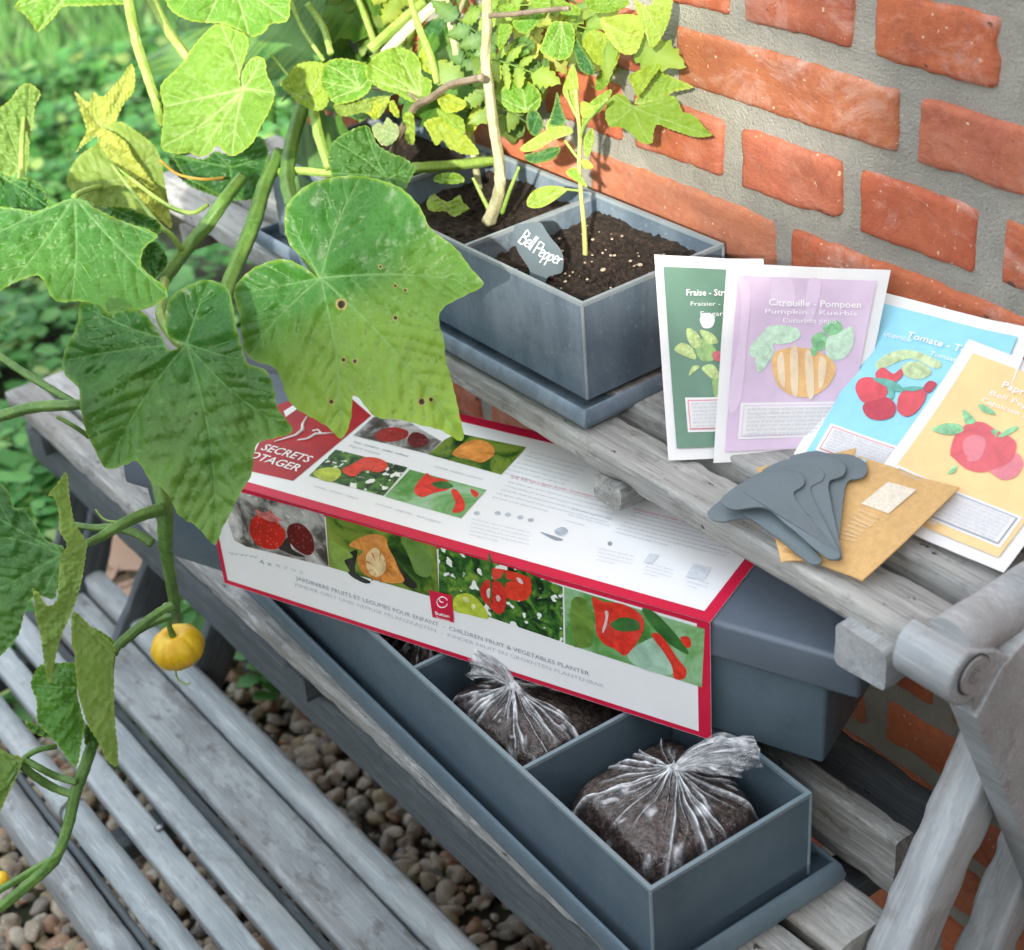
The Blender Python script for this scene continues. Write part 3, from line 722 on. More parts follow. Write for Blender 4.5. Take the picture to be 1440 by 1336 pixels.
# -------- printed pictures
def m_photo(name, stops, scale, flecks=(.85, .88, .82), fl=.64, scale2=60):
    m, nt, bs = mat(name); g = coords(nt)
    n = noise_(nt, g, scale, 5, .65, .8); c = ramp(nt, n, stops)
    c = mixc(nt, ramp(nt, noise_(nt, g, scale2, 2, .4), [(fl, (0, 0, 0)), (fl + .035, (1, 1, 1))]), c, flecks)
    nt.links.new(c, bs.inputs['Base Color']); bs.inputs['Roughness'].default_value = .3; return m
PH_STRAW = m_photo('print_strawberry_bed', [(.3, (.02, .015, .012)), (.45, (.10, .09, .08)), (.55, (.40, .40, .38)), (.7, (.75, .74, .70))], 26, fl=.70)
PH_PUMP = m_photo('print_pumpkin_leaves', [(.3, (.005, .02, .005)), (.42, (.03, .10, .012)), (.5, (.16, .25, .03)), (.7, (.28, .36, .06))], 30, fl=.80)
PH_TOM = m_photo('print_tomato_leaves', [(.38, (.004, .012, .004)), (.48, (.02, .10, .015)), (.58, (.08, .22, .03)), (.75, (.35, .45, .06))], 90, fl=.60, scale2=130)
PH_PEP = m_photo('print_pepper_leaves', [(.3, (.03, .13, .02)), (.45, (.10, .30, .06)), (.55, (.25, .48, .22)), (.75, (.45, .65, .50))], 18, fl=.86)
PR = {}
def ink(n, c, v=.25, s=140):
    if n not in PR and n.startswith('straw'):
        m, nt, bs = mat('print_' + n); vo = nd(nt, 'ShaderNodeTexVoronoi', Scale=330.0); nt.links.new(coords(nt), vo.inputs['Vector'])
        a = mixc(nt, ramp(nt, vo.outputs['Distance'], [(.12, (1, 1, 1)), (.26, (0, 0, 0))]), c, tuple(min(.9, x * 1.2 + .22) for x in c)); a = mixc(nt, ramp(nt, noise_(nt, coords(nt), 60, 3), [(.4, (0, 0, 0)), (.7, (.7, .7, .7))]), a, tuple(x * .35 for x in c))
        nt.links.new(a, bs.inputs['Base Color']); bs.inputs['Roughness'].default_value = .32; PR[n] = m
    if n not in PR:
        m, nt, bs = mat('print_' + n); g = coords(nt); n1 = noise_(nt, g, s, 5, .65, .6); n2 = noise_(nt, g, s * .35, 3, .5)
        a = mixc(nt, ramp(nt, n1, [(.30, (0, 0, 0)), (.70, (1, 1, 1))]), tuple(x * (1 - v * 1.3) for x in c), tuple(min(.95, x * (1 + v) + .02) for x in c))
        a = mixc(nt, math_(nt, 'MULTIPLY', ramp(nt, n2, [(.5, (0, 0, 0)), (.66, (1, 1, 1))]), min(.3, v * .6)), a, tuple(min(.95, x * .8 + .16) for x in c))
        nt.links.new(a, bs.inputs['Base Color']); bs.inputs['Roughness'].default_value = .32; PR[n] = m
    return PR[n]
def cat_poly(pts, sub=4):
    P = [np.array(p, float) for p in pts]; n = len(P); out = []
    for i in range(n):
        p0, p1, p2, p3 = P[i - 1], P[i], P[(i + 1) % n], P[(i + 2) % n]
        for k in range(sub):
            t = k / sub; out.append(.5 * ((2 * p1) + (-p0 + p2) * t + (2 * p0 - 5 * p1 + 4 * p2 - p3) * t * t + (-p0 + 3 * p1 - 3 * p2 + p3) * t ** 3))
    return out
def decal(name, plane, pts, off, m, parent, smooth=True):
    q = cat_poly(pts) if smooth else [np.array(p, float) for p in pts]
    V = [plane.at(p[0], p[1], off) for p in q]
    # triangulate so concave outlines fill properly
    from mathutils.geometry import tessellate_polygon
    o0, n_ = V[0], plane.n; a = np.cross(n_, [.3, .5, .8]); a /= np.linalg.norm(a); b = np.cross(n_, a)
    tri = tessellate_polygon([[Vector(((v - o0) @ a, (v - o0) @ b, 0)) for v in V]])
    return mk(name, V, tri, m, parent)
def Z(ox, oy, s, pts): return [(ox + x / s, oy + y / s) for x, y in pts]
# front face pictures (measured along the photograph's panels)
A = lambda pts: Z(300, 540, 3.259, pts)          # crop used to read these points
Bc = lambda pts: Z(640, 580, 2.969, pts)
ph = decal('strawberry_picture', FRONT, A([(105, 490), (507, 598), (528, 838), (150, 745), (95, 715), (60, 610)]), .0003, PH_STRAW, sleeve, False)
decal('strawberry', FRONT, A([(165, 650), (200, 600), (250, 605), (300, 640), (332, 690), (300, 750), (240, 755), (185, 720)]), .0005, ink('straw_red', (.62, .02, .01)), ph)
decal('strawberry', FRONT, A([(345, 650), (400, 640), (450, 690), (462, 760), (430, 785), (370, 750), (340, 700)]), .0005, ink('straw_dark', (.16, .008, .008)), ph)
decal('calyx', FRONT, A([(200, 600), (195, 575), (230, 590), (260, 580), (290, 610), (320, 625), (270, 632), (230, 618)]), .0006, ink('calyx_pink', (.70, .18, .16), .5), ph)
decal('shadow', FRONT, A([(300, 750), (345, 700), (360, 755), (420, 790), (380, 790), (330, 770)]), .0004, ink('black_soil', (.02, .015, .012)), ph)
ph = decal('pumpkin_picture', FRONT, A([(515, 602), (1022, 745), (1035, 985), (530, 838)]), .0003, PH_PUMP, sleeve, False)
decal('dark_gap', FRONT, A([(600, 800), (660, 760), (650, 860), (720, 905), (690, 912), (620, 870)]), .0004, ink('gap', (.01, .012, .008)), ph)
decal('dark_gap', FRONT, A([(820, 790), (870, 850), (935, 925), (900, 935), (850, 890)]), .0004, ink('gap', (.01, .012, .008)), ph)
decal('pumpkin', FRONT, A([(622, 740), (680, 700), (740, 688), (790, 705), (800, 745), (830, 800), (850, 850), (875, 905), (800, 912), (730, 890), (680, 860), (660, 800), (685, 765)]), .0005, ink('pumpkin_orange', (.80, .28, .05), .35, 90), ph)
decal('pumpkin_glow', FRONT, A([(700, 790), (740, 750), (780, 790), (790, 850), (750, 885), (710, 860)]), .0006, ink('pumpkin_pale', (.88, .62, .32), .2, 90), ph)
decal('leaf', FRONT, A([(530, 720), (580, 740), (640, 790), (600, 810), (625, 860), (560, 840), (540, 790)]), .0005, ink('leaf_olive', (.22, .36, .05), .3, 60), ph)
decal('leaf', FRONT, A([(860, 700), (960, 740), (1010, 800), (990, 880), (930, 870), (900, 800)]), .00045, ink('leaf_mid', (.13, .26, .04), .3, 60), ph)
ph = decal('tomato_picture', FRONT, A([(1032, 748), (1434, 862), (1434, 862)][:2]) + Bc([(448, 728), (452, 960)]) + A([(1035, 990)]), .0003, PH_TOM, sleeve, False)
decal('tomato', FRONT, A([(1275, 845), (1330, 850), (1434, 880)]) + Bc([(315, 700), (318, 750), (290, 785), (230, 780), (190, 750), (160, 700), (150, 650)]), .0005, ink('tom_red', (.75, .04, .012)), ph)
decal('tomato', FRONT, Bc([(105, 740), (130, 700), (180, 720), (212, 760), (208, 820), (185, 842), (150, 820), (115, 780)]), .0006, ink('tom_red2', (.60, .02, .01)), ph)
decal('green_tomato', FRONT, Bc([(0, 770), (50, 755), (95, 780), (130, 830), (135, 862), (60, 845), (-5, 826)]), .0006, ink('lime', (.48, .58, .04)), ph)
ph = decal('pepper_picture', FRONT, Bc([(455, 728), (1042, 905), (1030, 1148), (460, 965)]), .0003, PH_PEP, sleeve, False)
decal('pepper', FRONT, Bc([(572, 772), (620, 790), (700, 800), (770, 840), (790, 890), (760, 960), (710, 1015), (670, 990), (620, 965), (590, 920), (585, 850)]), .0005, ink('pep_red', (.78, .03, .012)), ph)
decal('pepper', FRONT, Bc([(820, 930), (855, 925), (890, 970), (930, 1030), (965, 1075), (955, 1112), (915, 1110), (905, 1060), (870, 1000)]), .0005, ink('pep_red', (.78, .03, .012)), ph)
decal('pepper', FRONT, Bc([(940, 940), (975, 938), (985, 975), (960, 980)]), .0005, ink('pep_red', (.78, .03, .012)), ph)
decal('leaf', FRONT, Bc([(650, 880), (700, 855), (760, 870), (770, 905), (710, 915), (665, 905)]), .0006, ink('leaf_dark', (.03, .15, .02), .3, 60), ph)
decal('leaf', FRONT, Bc([(485, 790), (540, 780), (575, 860), (570, 970), (520, 980), (490, 960)]), .0005, ink('leaf_olive2', (.13, .26, .03), .3, 60), ph)
decal('leaf', FRONT, Bc([(780, 820), (840, 840), (940, 950), (975, 1010), (900, 970), (820, 890)]), .00055, ink('leaf_dark', (.03, .15, .02), .3, 60), ph)
decal('leaf', FRONT, Bc([(720, 1010), (780, 960), (850, 940), (890, 1010), (915, 1080), (870, 1095), (760, 1060)]), .00045, ink('leaf_pale', (.38, .60, .45), .2, 60), ph)
decal('highlight', FRONT, Bc([(625, 830), (640, 835), (632, 890), (618, 920), (615, 905), (628, 860)]), .0007, ink('shine', (.9, .6, .6)), ph)
hl = ink('shine', (.9, .6, .6)); sk = ink('leaf_dark', (.03, .15, .02), .3, 60)
for pts in ([(130, 745), (145, 735), (150, 760), (138, 775)], [(170, 770), (180, 762), (190, 780), (178, 790)], [(255, 690), (275, 695), (285, 715), (268, 712)]): decal('highlight', FRONT, Bc(pts), .0008, hl, ph)
for pts in ([(165, 700), (190, 690), (205, 665), (215, 695), (245, 700), (212, 712), (205, 735), (192, 712)], [(138, 600), (150, 610), (152, 760), (140, 830), (146, 740)]): decal('stalk', FRONT, Bc(pts), .0009, sk, ph)
for pts in ([(30, 770), (50, 772), (60, 790), (40, 792)], [(70, 800), (85, 805), (80, 822), (68, 815)]): decal('highlight', FRONT, Bc(pts), .0008, ink('lime_shine', (.82, .86, .35)), ph)
for k in range(9):
    a = 2 * math.pi * k / 9; cx, cy = 757, 838; c_, s__ = math.cos(a), math.sin(a)
    decal('rib_line', FRONT, A([(cx + 22 * c_, cy + 26 * s__), (cx + 60 * c_ - 4 * s__, cy + 72 * s__ + 4 * c_), (cx + 62 * c_ + 4 * s__, cy + 74 * s__ - 4 * c_)]), .0007, ink('rib_dark', (.62, .17, .02), .3, 120), sleeve, False)
# small red badge on the front
bd = decal('badge', FRONT, A([(988, 944), (1092, 968), (1102, 1094), (1004, 1068)]), .0008, RED, sleeve, False)
# text helper: lies on a plane, runs along image direction given by two sight points
def text(body, plane, p0, p1, size, off, m, parent, name='lettering', shear=0, extrude=0, align='LEFT', fit=True, wt=0.0):
    a = plane.at(*p0, off); b = plane.at(*p1, off); ex = b - a; L = np.linalg.norm(ex); ex /= L
    ez = plane.n; ey = np.cross(ez, ex)
    cu = bpy.data.curves.new(name, 'FONT'); cu.body = body; cu.size = size; cu.shear = shear; cu.align_x = align
    cu.offset = wt; cu.resolution_u = 2
    cu.materials.append(m); o = bpy.data.objects.new(name, cu); COL.objects.link(o)
    o.parent = parent
    bpy.context.view_layer.update()
    w = o.dimensions.x if o.dimensions.x > 1e-6 else 1
    k = L / w if fit else 1.0
    pl = wloc(parent)
    o.matrix_local = Matrix(((ex[0] * k, ey[0], ez[0], a[0] - pl[0]), (ex[1] * k, ey[1], ez[1], a[1] - pl[1]), (ex[2] * k, ey[2], ez[2], a[2] - pl[2]), (0, 0, 0, 1)))
    return solid_text(o)
C6 = lambda x, y: (310 + x / 4.114, 760 + y / 4.114)
C7 = lambda x, y: (600 + x / 4.8, 840 + y / 4.8)
text('JARDINIERE FRUITS ET LEGUMES POUR ENFANT  -  CHILDREN FRUIT & VEGETABLES PLANTER', FRONT, C6(440, 228), C7(1100, 532), .0056, .0003, INK, sleeve)
text('KINDER OBST UND GEMUSE PFLANZKASTEN  -  KINDER FRUIT EN GROENTEN PLANTENBAK', FRONT, C6(430, 262), C7(1195, 612), .0048, .0003, FINE, sleeve)
text('4 x', FRONT, C6(228, 135), C6(300, 150), .0065, .0003, INK, sleeve)
text('8 7 0 2', FRONT, C6(320, 150), C6(480, 195), .004, .0003, FINE, sleeve)
text('www', FRONT, C6(50, 80), C6(220, 105), .005, .0003, FINE, sleeve)
# badge emblem
def ringmark(plane, c, ru, off, m, parent, a0=.3, a1=5.9, w=.0004, name='emblem'):
    mb = MB(); P = [plane.at(c[0] + ru * math.cos(a), c[1] + ru * math.sin(a), off) for a in np.linspace(a0, a1, 18)]; mb.tube(P, w, 5); return mb.build(name, m, parent)
ringmark(FRONT, (622, 847), 7.5, .0010, WHITEINK, bd); ringmark(FRONT, (622, 843), 4, .0010, WHITEINK, bd, 1.2, 4.9)
text('Buiten', FRONT, (612, 864), (632, 869), .0042, .0010, WHITEINK, bd, wt=.0001)
text('leven', FRONT, (614, 870), (632, 875), .0038, .0010, WHITEINK, bd)
# ---- top face prints
TD = lambda x, y: (340 + x / 6.545, 560 + y / 6.545)
rp = decal('red_panel', TOP, [(346, 661), (412, 676), TD(1190, 160), TD(870, -120), TD(330, 60)], .0003, DRED, sleeve, False)
def pl2(name, pts, m): return decal(name, TOP, pts, .0005, m, rp, False)
text('SECRETS', TOP, TD(165, 470), TD(600, 590), .0135, .0006, WHITEINK, rp, name='lettering', shear=0, wt=.00018)
text('POTAGER', TOP, TD(-20, 520), TD(500, 672), .0135, .0006, WHITEINK, rp, name='lettering', wt=.00018)
mb = MB(); mb.tube([TOP.at(*TD(x, y), .0008) for x, y in [(300, 400), (400, 370), (500, 340), (560, 290), (560, 240), (600, 170)]], [.0004, .0008, .0012, .0016, .0012, .0008], 6)
mb.tube([TOP.at(*TD(x, y), .0008) for x, y in [(510, 385), (600, 375), (680, 330), (760, 325), (840, 320)]], [.0004, .001, .0013, .0008, .0005], 6)
mb.tube([TOP.at(*TD(x, y), .0008) for x, y in [(650, 300), (700, 290), (730, 320)]], .0008, 6); mb.build('flourish', WHITEINK, rp, True)
decal('white_band', TOP, [TD(385, 120), TD(495, 50), TD(520, 90), TD(405, 172)], .0005, PAPER, rp, False)
def tpic(name, pts, m): return decal(name, TOP, pts, .0004, m, sleeve, False)
p1 = tpic('strawberry_picture', A([(735, 150), (840, 140), (1045, 262), (985, 320), (700, 250), (640, 235)]), PH_STRAW)
decal('strawberry', TOP, A([(740, 240), (770, 210), (830, 198), (890, 215), (885, 245), (830, 262), (770, 262)]), .0006, ink('straw_red3', (.38, .02, .012)), p1)
decal('strawberry', TOP, A([(890, 250), (920, 220), (970, 235), (985, 270), (940, 290), (900, 280)]), .0006, ink('straw_dark', (.16, .008, .008)), p1)
p2 = tpic('pumpkin_picture', A([(1060, 255), (1120, 225), (1434, 290), (1320, 415), (985, 322)]), PH_PUMP)
decal('pumpkin', TOP, A([(1095, 315), (1150, 270), (1220, 255), (1280, 285), (1285, 325), (1230, 360), (1170, 345), (1120, 335)]), .0006, ink('pumpkin_orange', (.80, .28, .05), .35, 90), p2)
p3 = tpic('tomato_picture', A([(560, 300), (890, 382), (780, 512), (438, 420)]), PH_TOM)
decal('tomato', TOP, A([(590, 395), (640, 365), (700, 335), (770, 345), (800, 375), (760, 405), (690, 395), (640, 425)]), .0006, ink('tom_red', (.75, .04, .012)), p3)
decal('green_tomato', TOP, A([(455, 410), (500, 385), (570, 385), (585, 415), (550, 445), (500, 440)]), .0006, ink('lime', (.48, .58, .04)), p3)
p4 = tpic('pepper_picture', A([(900, 392), (1252, 485), (1135, 615), (785, 515)]), PH_PEP)
decal('pepper', TOP, A([(920, 480), (975, 410), (1000, 425), (1070, 440), (1080, 480), (1010, 500), (950, 518)]), .0006, ink('pep_red', (.78, .03, .012)), p4)
decal('pepper', TOP, A([(1090, 490), (1115, 485), (1150, 540), (1145, 580), (1095, 588), (1110, 545)]), .0006, ink('pep_red', (.78, .03, .012)), p4)
decal('pepper', TOP, A([(1180, 480), (1215, 500), (1205, 520), (1185, 505)]), .0006, ink('pep_red', (.78, .03, .012)), p4)
decal('leaf', TOP, A([(1000, 455), (1060, 445), (1100, 470), (1040, 480)]), .0007, ink('leaf_dark', (.03, .15, .02), .3, 60), p4)
TE = lambda x, y: (640 + x / 3.4286, 620 + y / 3.4286)
LOREM = 'jardin fruits legumes enfants semer arroser planter pot terreau soleil eau graine pousse recolte avril mai juin jour plante feuille racine '
def para(corner, right, down, lines, size, m, wid):
    a = np.array(corner, float); r = np.array(right, float) - a; d = np.array(down, float) - a
    for i in range(lines):
        s = a + d * (i / lines); k = (i * 17) % 60; L_ = wid if i < lines - 1 else wid // 2; f = 1.0 if i < lines - 1 else .5
        text((LOREM * 3)[k:k + L_], TOP, tuple(s), tuple(s + r * f), size, .0003, m, sleeve, name='lettering')
para(TE(360, 55), TE(640, 130), TE(200, 170), 7, .0032, FINE, 44)
para(TE(270, 180), TE(800, 320), TE(160, 290), 6, .0032, FINE, 78)
para(TE(560, 330), TE(760, 385), TE(500, 410), 3, .0032, FINE, 30)
para(TE(860, 345), TE(1385, 480), TE(745, 455), 7, .0032, FINE, 78)
para(TE(850, 200), TE(1300, 400), TE(830, 240), 3, .0032, FINE, 60)
text('Semer facile fruits et legumes du jardin - fun and easy gardening for children', TOP, TE(265, 172), TE(800, 305), .0042, .0004, REDINK, sleeve)
text('Comment planter et arroser - how to plant and water your vegetables', TOP, TE(855, 330), TE(1400, 470), .0042, .0004, REDINK, sleeve)
para(TE(80, 378), TE(360, 445), TE(60, 470), 5, .0024, FINE, 38)
para(TE(690, 520), TE(860, 560), TE(670, 590), 4, .0024, FINE, 24)
para(TE(920, 590), TE(1050, 625), TE(900, 655), 4, .0024, FINE, 20)
para(TE(1120, 660), TE(1220, 690), TE(1105, 715), 3, .0024, FINE, 16)
GREYL = flat('pale_grey_print', (.45, .50, .56), .5, .3, .2, 200)
decal('diagram', TOP, [TE(410, 440), TE(450, 450), TE(520, 475), TE(480, 478)], .0004, INK, sleeve)
decal('diagram', TOP, [TE(480, 430), TE(520, 415), TE(545, 435), TE(520, 458), TE(490, 452)], .0004, GREYL, sleeve)
decal('diagram', TOP, [TE(735, 490), TE(750, 485), TE(758, 498), TE(742, 505)], .0004, INK, sleeve)
decal('diagram', TOP, [TE(940, 540), TE(985, 550), TE(950, 592), TE(905, 585)], .0004, flat('faint_print', (.66, .70, .75), .5, .3, .1, 200), sleeve, False)
decal('diagram', TOP, [TE(1150, 590), TE(1235, 612), TE(1200, 672), TE(1110, 655)], .0004, flat('faint_print2', (.68, .72, .77), .5, .3, .12, 200), sleeve, False)
for x, y in ((90, 345), (190, 345), (240, 352), (300, 365), (350, 378)):
    decal('diagram', TOP, [TE(x, y), TE(x + 22, y - 6), TE(x + 28, y + 8), TE(x + 8, y + 12)], .0004, GREYL, sleeve)
for q in ((712, 1098, 735, 660),): pass
text('fraise - strawberry - aardbei - erdbeere', TOP, A([(640, 268)])[0], A([(890, 335)])[0], .0045, .0003, INK, sleeve)
text('fragaria ananassa', TOP, A([(620, 285)])[0], A([(760, 325)])[0], .0045, .0003, FINE, sleeve)
text('citrouille - pumpkin - pompoen', TOP, A([(1010, 380)])[0], A([(1230, 440)])[0], .0038, .0003, FINE, sleeve)
text('tomate - tomato - tomaat', TOP, A([(460, 470)])[0], A([(660, 530)])[0], .0038, .0003, FINE, sleeve)
text('poivron - paprika - bell pepper', TOP, A([(740, 550)])[0], A([(1040, 640)])[0], .0038, .0003, FINE, sleeve)

# ================================================================== seed packets
def projpx(X):
    c = (np.asarray(X, float) - CAM) @ M; return np.array([720 - F * c[0] / c[2], 668 + F * c[1] / c[2]])
class Sheet:
    def __init__(s, BL, BR, TR, TL, curl=.0, bend=.0, ymax=-.0035):
        s.c = [np.array(p, float) for p in (BL, BR, TR, TL)]; n = np.cross(s.c[1] - s.c[0], s.c[3] - s.c[0]); n /= np.linalg.norm(n)
        if n @ (CAM - s.c[0]) < 0: n = -n
        s.n = n; s.curl = curl; s.bend = bend; s.ymax = ymax
    def P(s, u, v, off=0.0):
        c = s.c; p = c[0] * (1 - u) * (1 - v) + c[1] * u * (1 - v) + c[2] * u * v + c[3] * (1 - u) * v
        h = s.curl * ((u - .5) ** 2 * 4) + s.bend * ((v - .5) ** 2 * 4 - 1) + .0006 * math.sin(9 * u + 5 * v)
        p = p + s.n * (h + off)
        if s.ymax is not None and p[1] > s.ymax: p[1] = s.ymax - off
        return p
    def uv(s, q):
        u, v = .5, .5
        for _ in range(12):
            a = projpx(s.P(u, v)); J = np.array([(projpx(s.P(u + .01, v)) - a) / .01, (projpx(s.P(u, v + .01)) - a) / .01]).T
            d = np.linalg.solve(J, np.array(q, float) - a); u += d[0]; v += d[1]
        return u, v
    def rect(s, name, u0, v0, u1, v1, off, m, parent, nx=16, ny=20, wob=0):
        V = [s.P(u0 + (u1 - u0) * i / nx, v0 + (v1 - v0) * j / ny, off) for j in range(ny + 1) for i in range(nx + 1)]
        return mk(name, V, [(j * (nx + 1) + i, j * (nx + 1) + i + 1, (j + 1) * (nx + 1) + i + 1, (j + 1) * (nx + 1) + i) for j in range(ny) for i in range(nx)], m, parent, True)
    def poly(s, name, pts, off, m, parent, smooth=True):
        q = [s.uv(p) for p in (cat_poly(pts) if smooth else pts)]
        from mathutils.geometry import tessellate_polygon
        tri = tessellate_polygon([[Vector((a, b, 0)) for a, b in q]])
        return mk(name, [s.P(a, b, off) for a, b in q], tri, m, parent)
    def text(s, body, u0, u1, v, size, off, m, parent, wt=0):
        off += .0010; a = s.P(u0, v, off); b = s.P(u1, v, off); ex = b - a; L = np.linalg.norm(ex); ex /= L; ey = np.cross(s.n, ex)
        cu = bpy.data.curves.new('lettering', 'FONT'); cu.body = body; cu.size = size; cu.resolution_u = 2; cu.offset = wt; cu.materials.append(m)
        o = bpy.data.objects.new('lettering', cu); COL.objects.link(o); o.parent = parent
        bpy.context.view_layer.update(); k = L / max(o.dimensions.x, 1e-6); pl = wloc(parent)
        o.matrix_local = Matrix(((ex[0] * k, ey[0], s.n[0], a[0] - pl[0]), (ex[1] * k, ey[1], s.n[1], a[1] - pl[1]), (ex[2] * k, ey[2], s.n[2], a[2] - pl[2]), (0, 0, 0, 1)))
        return solid_text(o)
def m_glossprint(name, col, var=.06):
    m, nt, bs = mat(name); g = coords(nt); n = noise_(nt, g, 60, 3)
    nt.links.new(ramp(nt, n, [(.3, tuple(c * (1 - var) for c in col)), (.7, tuple(min(1, c * (1 + var)) for c in col))]), bs.inputs['Base Color'])
    bs.inputs['Roughness'].default_value = .32; bs.inputs['Specular IOR Level'].default_value = .6
    bump(nt, bs, noise_(nt, coords(nt, 'Object', (30, 30, 8)), 1, 2), .25, .004); return m
PKT = {'green': m_glossprint('green_packet', (.12, .25, .17)), 'purple': m_glossprint('purple_packet', (.68, .53, .70)), 'blue': m_glossprint('blue_packet', (.28, .66, .83)), 'orange': m_glossprint('orange_packet', (.91, .62, .28))}
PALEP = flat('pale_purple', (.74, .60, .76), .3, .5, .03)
PKW = flat('packet_paper', (.82, .82, .82), .4, .4, .02, 80)
LBL = flat('packet_label', (.80, .79, .79), .5, .3, .03, 400)
def packet(label, sh, bgm, vb=.10):
    base = (sh.c[0] + sh.c[1]) / 2
    t = thing('seed_packet', base, label, 'seed packet', 'seed packets leaning at the wall')
    # thin folded envelope: front and back sheets joined at the edges
    nx, ny = 18, 22; V = []
    for side in (1, -1):
        for j in range(ny + 1):
            for i in range(nx + 1):
                u, v = i / nx, j / ny; puff = .0011 * (math.sin(math.pi * u) * math.sin(math.pi * v)) ** .5
                e = .0025 * noise.noise((v * 9, sh.c[0][0] * 50, side)) * (1 if i in (0, nx) else 0)
                V.append(sh.P(u + e, v + .0015 * noise.noise((u * 9, 3, sh.c[0][0] * 50)), -.0012 + side * puff))
    N = (nx + 1) * (ny + 1); Fc = []
    for s_ in range(2):
        for j in range(ny):
            for i in range(nx):
                q = (j * (nx + 1) + i, j * (nx + 1) + i + 1, (j + 1) * (nx + 1) + i + 1, (j + 1) * (nx + 1) + i)
                q = tuple(a + s_ * N for a in q); Fc.append(q if s_ == 0 else q[::-1])
    env = mk('envelope', V, Fc, PKW, t, True)
    pan = sh.rect('printed_panel', .075, .055, .925, .94, .0006, bgm, t)
    return t, pan
def lblbox(sh, par, u0, v0, u1, v1, edge):
    sh.rect('label_frame', u0, v0, u1, v1, .0010, PKW, par, 8, 6)
    sh.rect('label_border', u0 + .02, v0 + .012, u1 - .02, v1 - .012, .0013, edge, par, 8, 6)
    b = sh.rect('label_box', u0 + .028, v0 + .018, u1 - .028, v1 - .018, .0016, LBL, par, 8, 6)
    n = 7
    for i in range(n):
        v = v1 - .035 - (v1 - v0 - .06) * i / (n - 1) - .004
        sh.text((LOREM * 2)[i * 9:i * 9 + 58], u0 + .05, u1 - .05, v, .0030, .0019, FINE, b)
def zz(pts, ox=900, oy=340, s=3.93): return [(ox + x / s, oy + y / s) for x, y in pts]
# --- green packet
e1 = np.array([.62, .785, 0])
BL = on(940, 648, 2, -.1475); BR = BL + e1 * .084; TL = on(920, 358, 0, -.088); TR = TL + (BR - BL) * .93 + np.array([0, 0, -.009])
G = Sheet(BL, BR, TR, TL, .002, .003)
g, pan = packet('dark green strawberry seed packet leaning on the end of the zinc planter', G, PKT['green'])
G.text('Fraise - Strawberry', .26, .86, .80, .0068, .0009, WHITEINK, pan, .0001)
G.text('Fraisier - Aardbei', .29, .82, .75, .0045, .0009, WHITEINK, pan); G.text('Fragaria', .37, .62, .70, .005, .0009, WHITEINK, pan)
LG = ink('pale_leaf_print', (.52, .66, .24), .3, 200); LG2 = ink('mid_leaf_print', (.30, .50, .16), .3, 200)
for p in ([(190, 600), (230, 560), (290, 590), (310, 650), (260, 640)], [(260, 480), (310, 500), (340, 560), (300, 590), (262, 540)], [(330, 490), (400, 510), (430, 560), (370, 560)], [(340, 700), (400, 680), (440, 740), (400, 760)], [(270, 740), (290, 690), (330, 690), (300, 720)]):
    G.poly('leaf_print', zz(p), .0010, LG, pan)
for p in ([(300, 560), (360, 540), (420, 600), (400, 660), (330, 650)], [(400, 760), (440, 750), (450, 860), (410, 850)]): G.poly('leaf_print', zz(p), .0009, LG2, pan)
G.poly('blossom_print', zz([(330, 430), (345, 400), (375, 398), (405, 410), (412, 440), (395, 475), (355, 480), (338, 460)]), .0012, WHITEINK, pan)
G.poly('berry_print', zz([(400, 620), (430, 605), (455, 640), (430, 665), (405, 650)]), .0014, ink('berry', (.62, .12, .14)), pan)
lblbox(G, pan, .18, .13, .92, .30, REDINK)
# --- purple packet
e2 = np.array([.633, .774, 0]); BL = on(1003, 651, 2, -.1475); BR = BL + e2 * .098
s_ = .50; upv = np.array([-.774 * s_, .633 * s_, math.sqrt(1 - s_ * s_)]); PP = Plane(BL, np.cross(e2, upv))
TL = PP.at(1022, 370); TR = PP.at(1252, 380)
Pk = Sheet(BL, BR, TR, TL, .003, .004)
g, pan = packet('pale purple pumpkin seed packet with painted sheen streaks between the green and blue packets', Pk, PKT['purple'])
Pk.text('Citrouille - Pompoen', .28, .86, .795, .0068, .0012, WHITEINK, pan, .0001)
Pk.text('Pumpkin - Kuerbis', .26, .84, .755, .0045, .0012, WHITEINK, pan); Pk.text('Cucurbita pepo', .38, .72, .71, .005, .0012, WHITEINK, pan)
OR = ink('pumpkin_print', (.86, .50, .20), .15, 60); ORP = ink('pumpkin_print_pale', (.90, .68, .46), .15, 60); PG = ink('pale_green_print', (.55, .76, .58), .2, 150); PG2 = ink('green_print', (.26, .60, .30), .3, 150)
for c in (([(600, 600), (650, 530), (720, 480), (740, 560), (680, 610), (630, 640)], PG), ([(690, 480), (780, 460), (870, 480), (880, 530), (820, 560), (740, 560)], PG), ([(640, 620), (700, 560), (740, 600), (700, 680), (650, 720)], PG),
          ([(945, 540), (990, 500), (1030, 520), (1020, 590), (970, 600)], PG2), ([(1010, 480), (1060, 435), (1110, 450), (1110, 510), (1050, 520)], PG2), ([(1030, 540), (1100, 500), (1170, 470), (1180, 560), (1130, 640), (1040, 650)], PG)):
    Pk.poly('leaf_print', zz(c[0]), .0011, c[1], pan)
pb = Pk.poly('pumpkin_print', zz([(740, 620), (800, 590), (880, 585), (960, 600), (1040, 640), (1080, 700), (1050, 780), (980, 840), (900, 860), (820, 840), (760, 790), (730, 700)]), .0013, OR, pan)
for k, c in enumerate(([(760, 640), (790, 620), (800, 800), (765, 760)], [(830, 600), (870, 600), (870, 840), (835, 820)], [(910, 620), (950, 630), (960, 840), (925, 850)], [(990, 640), (1030, 670), (1010, 790), (985, 800)])):
    Pk.poly('rib_print', zz(c), .0016, ORP, pb)
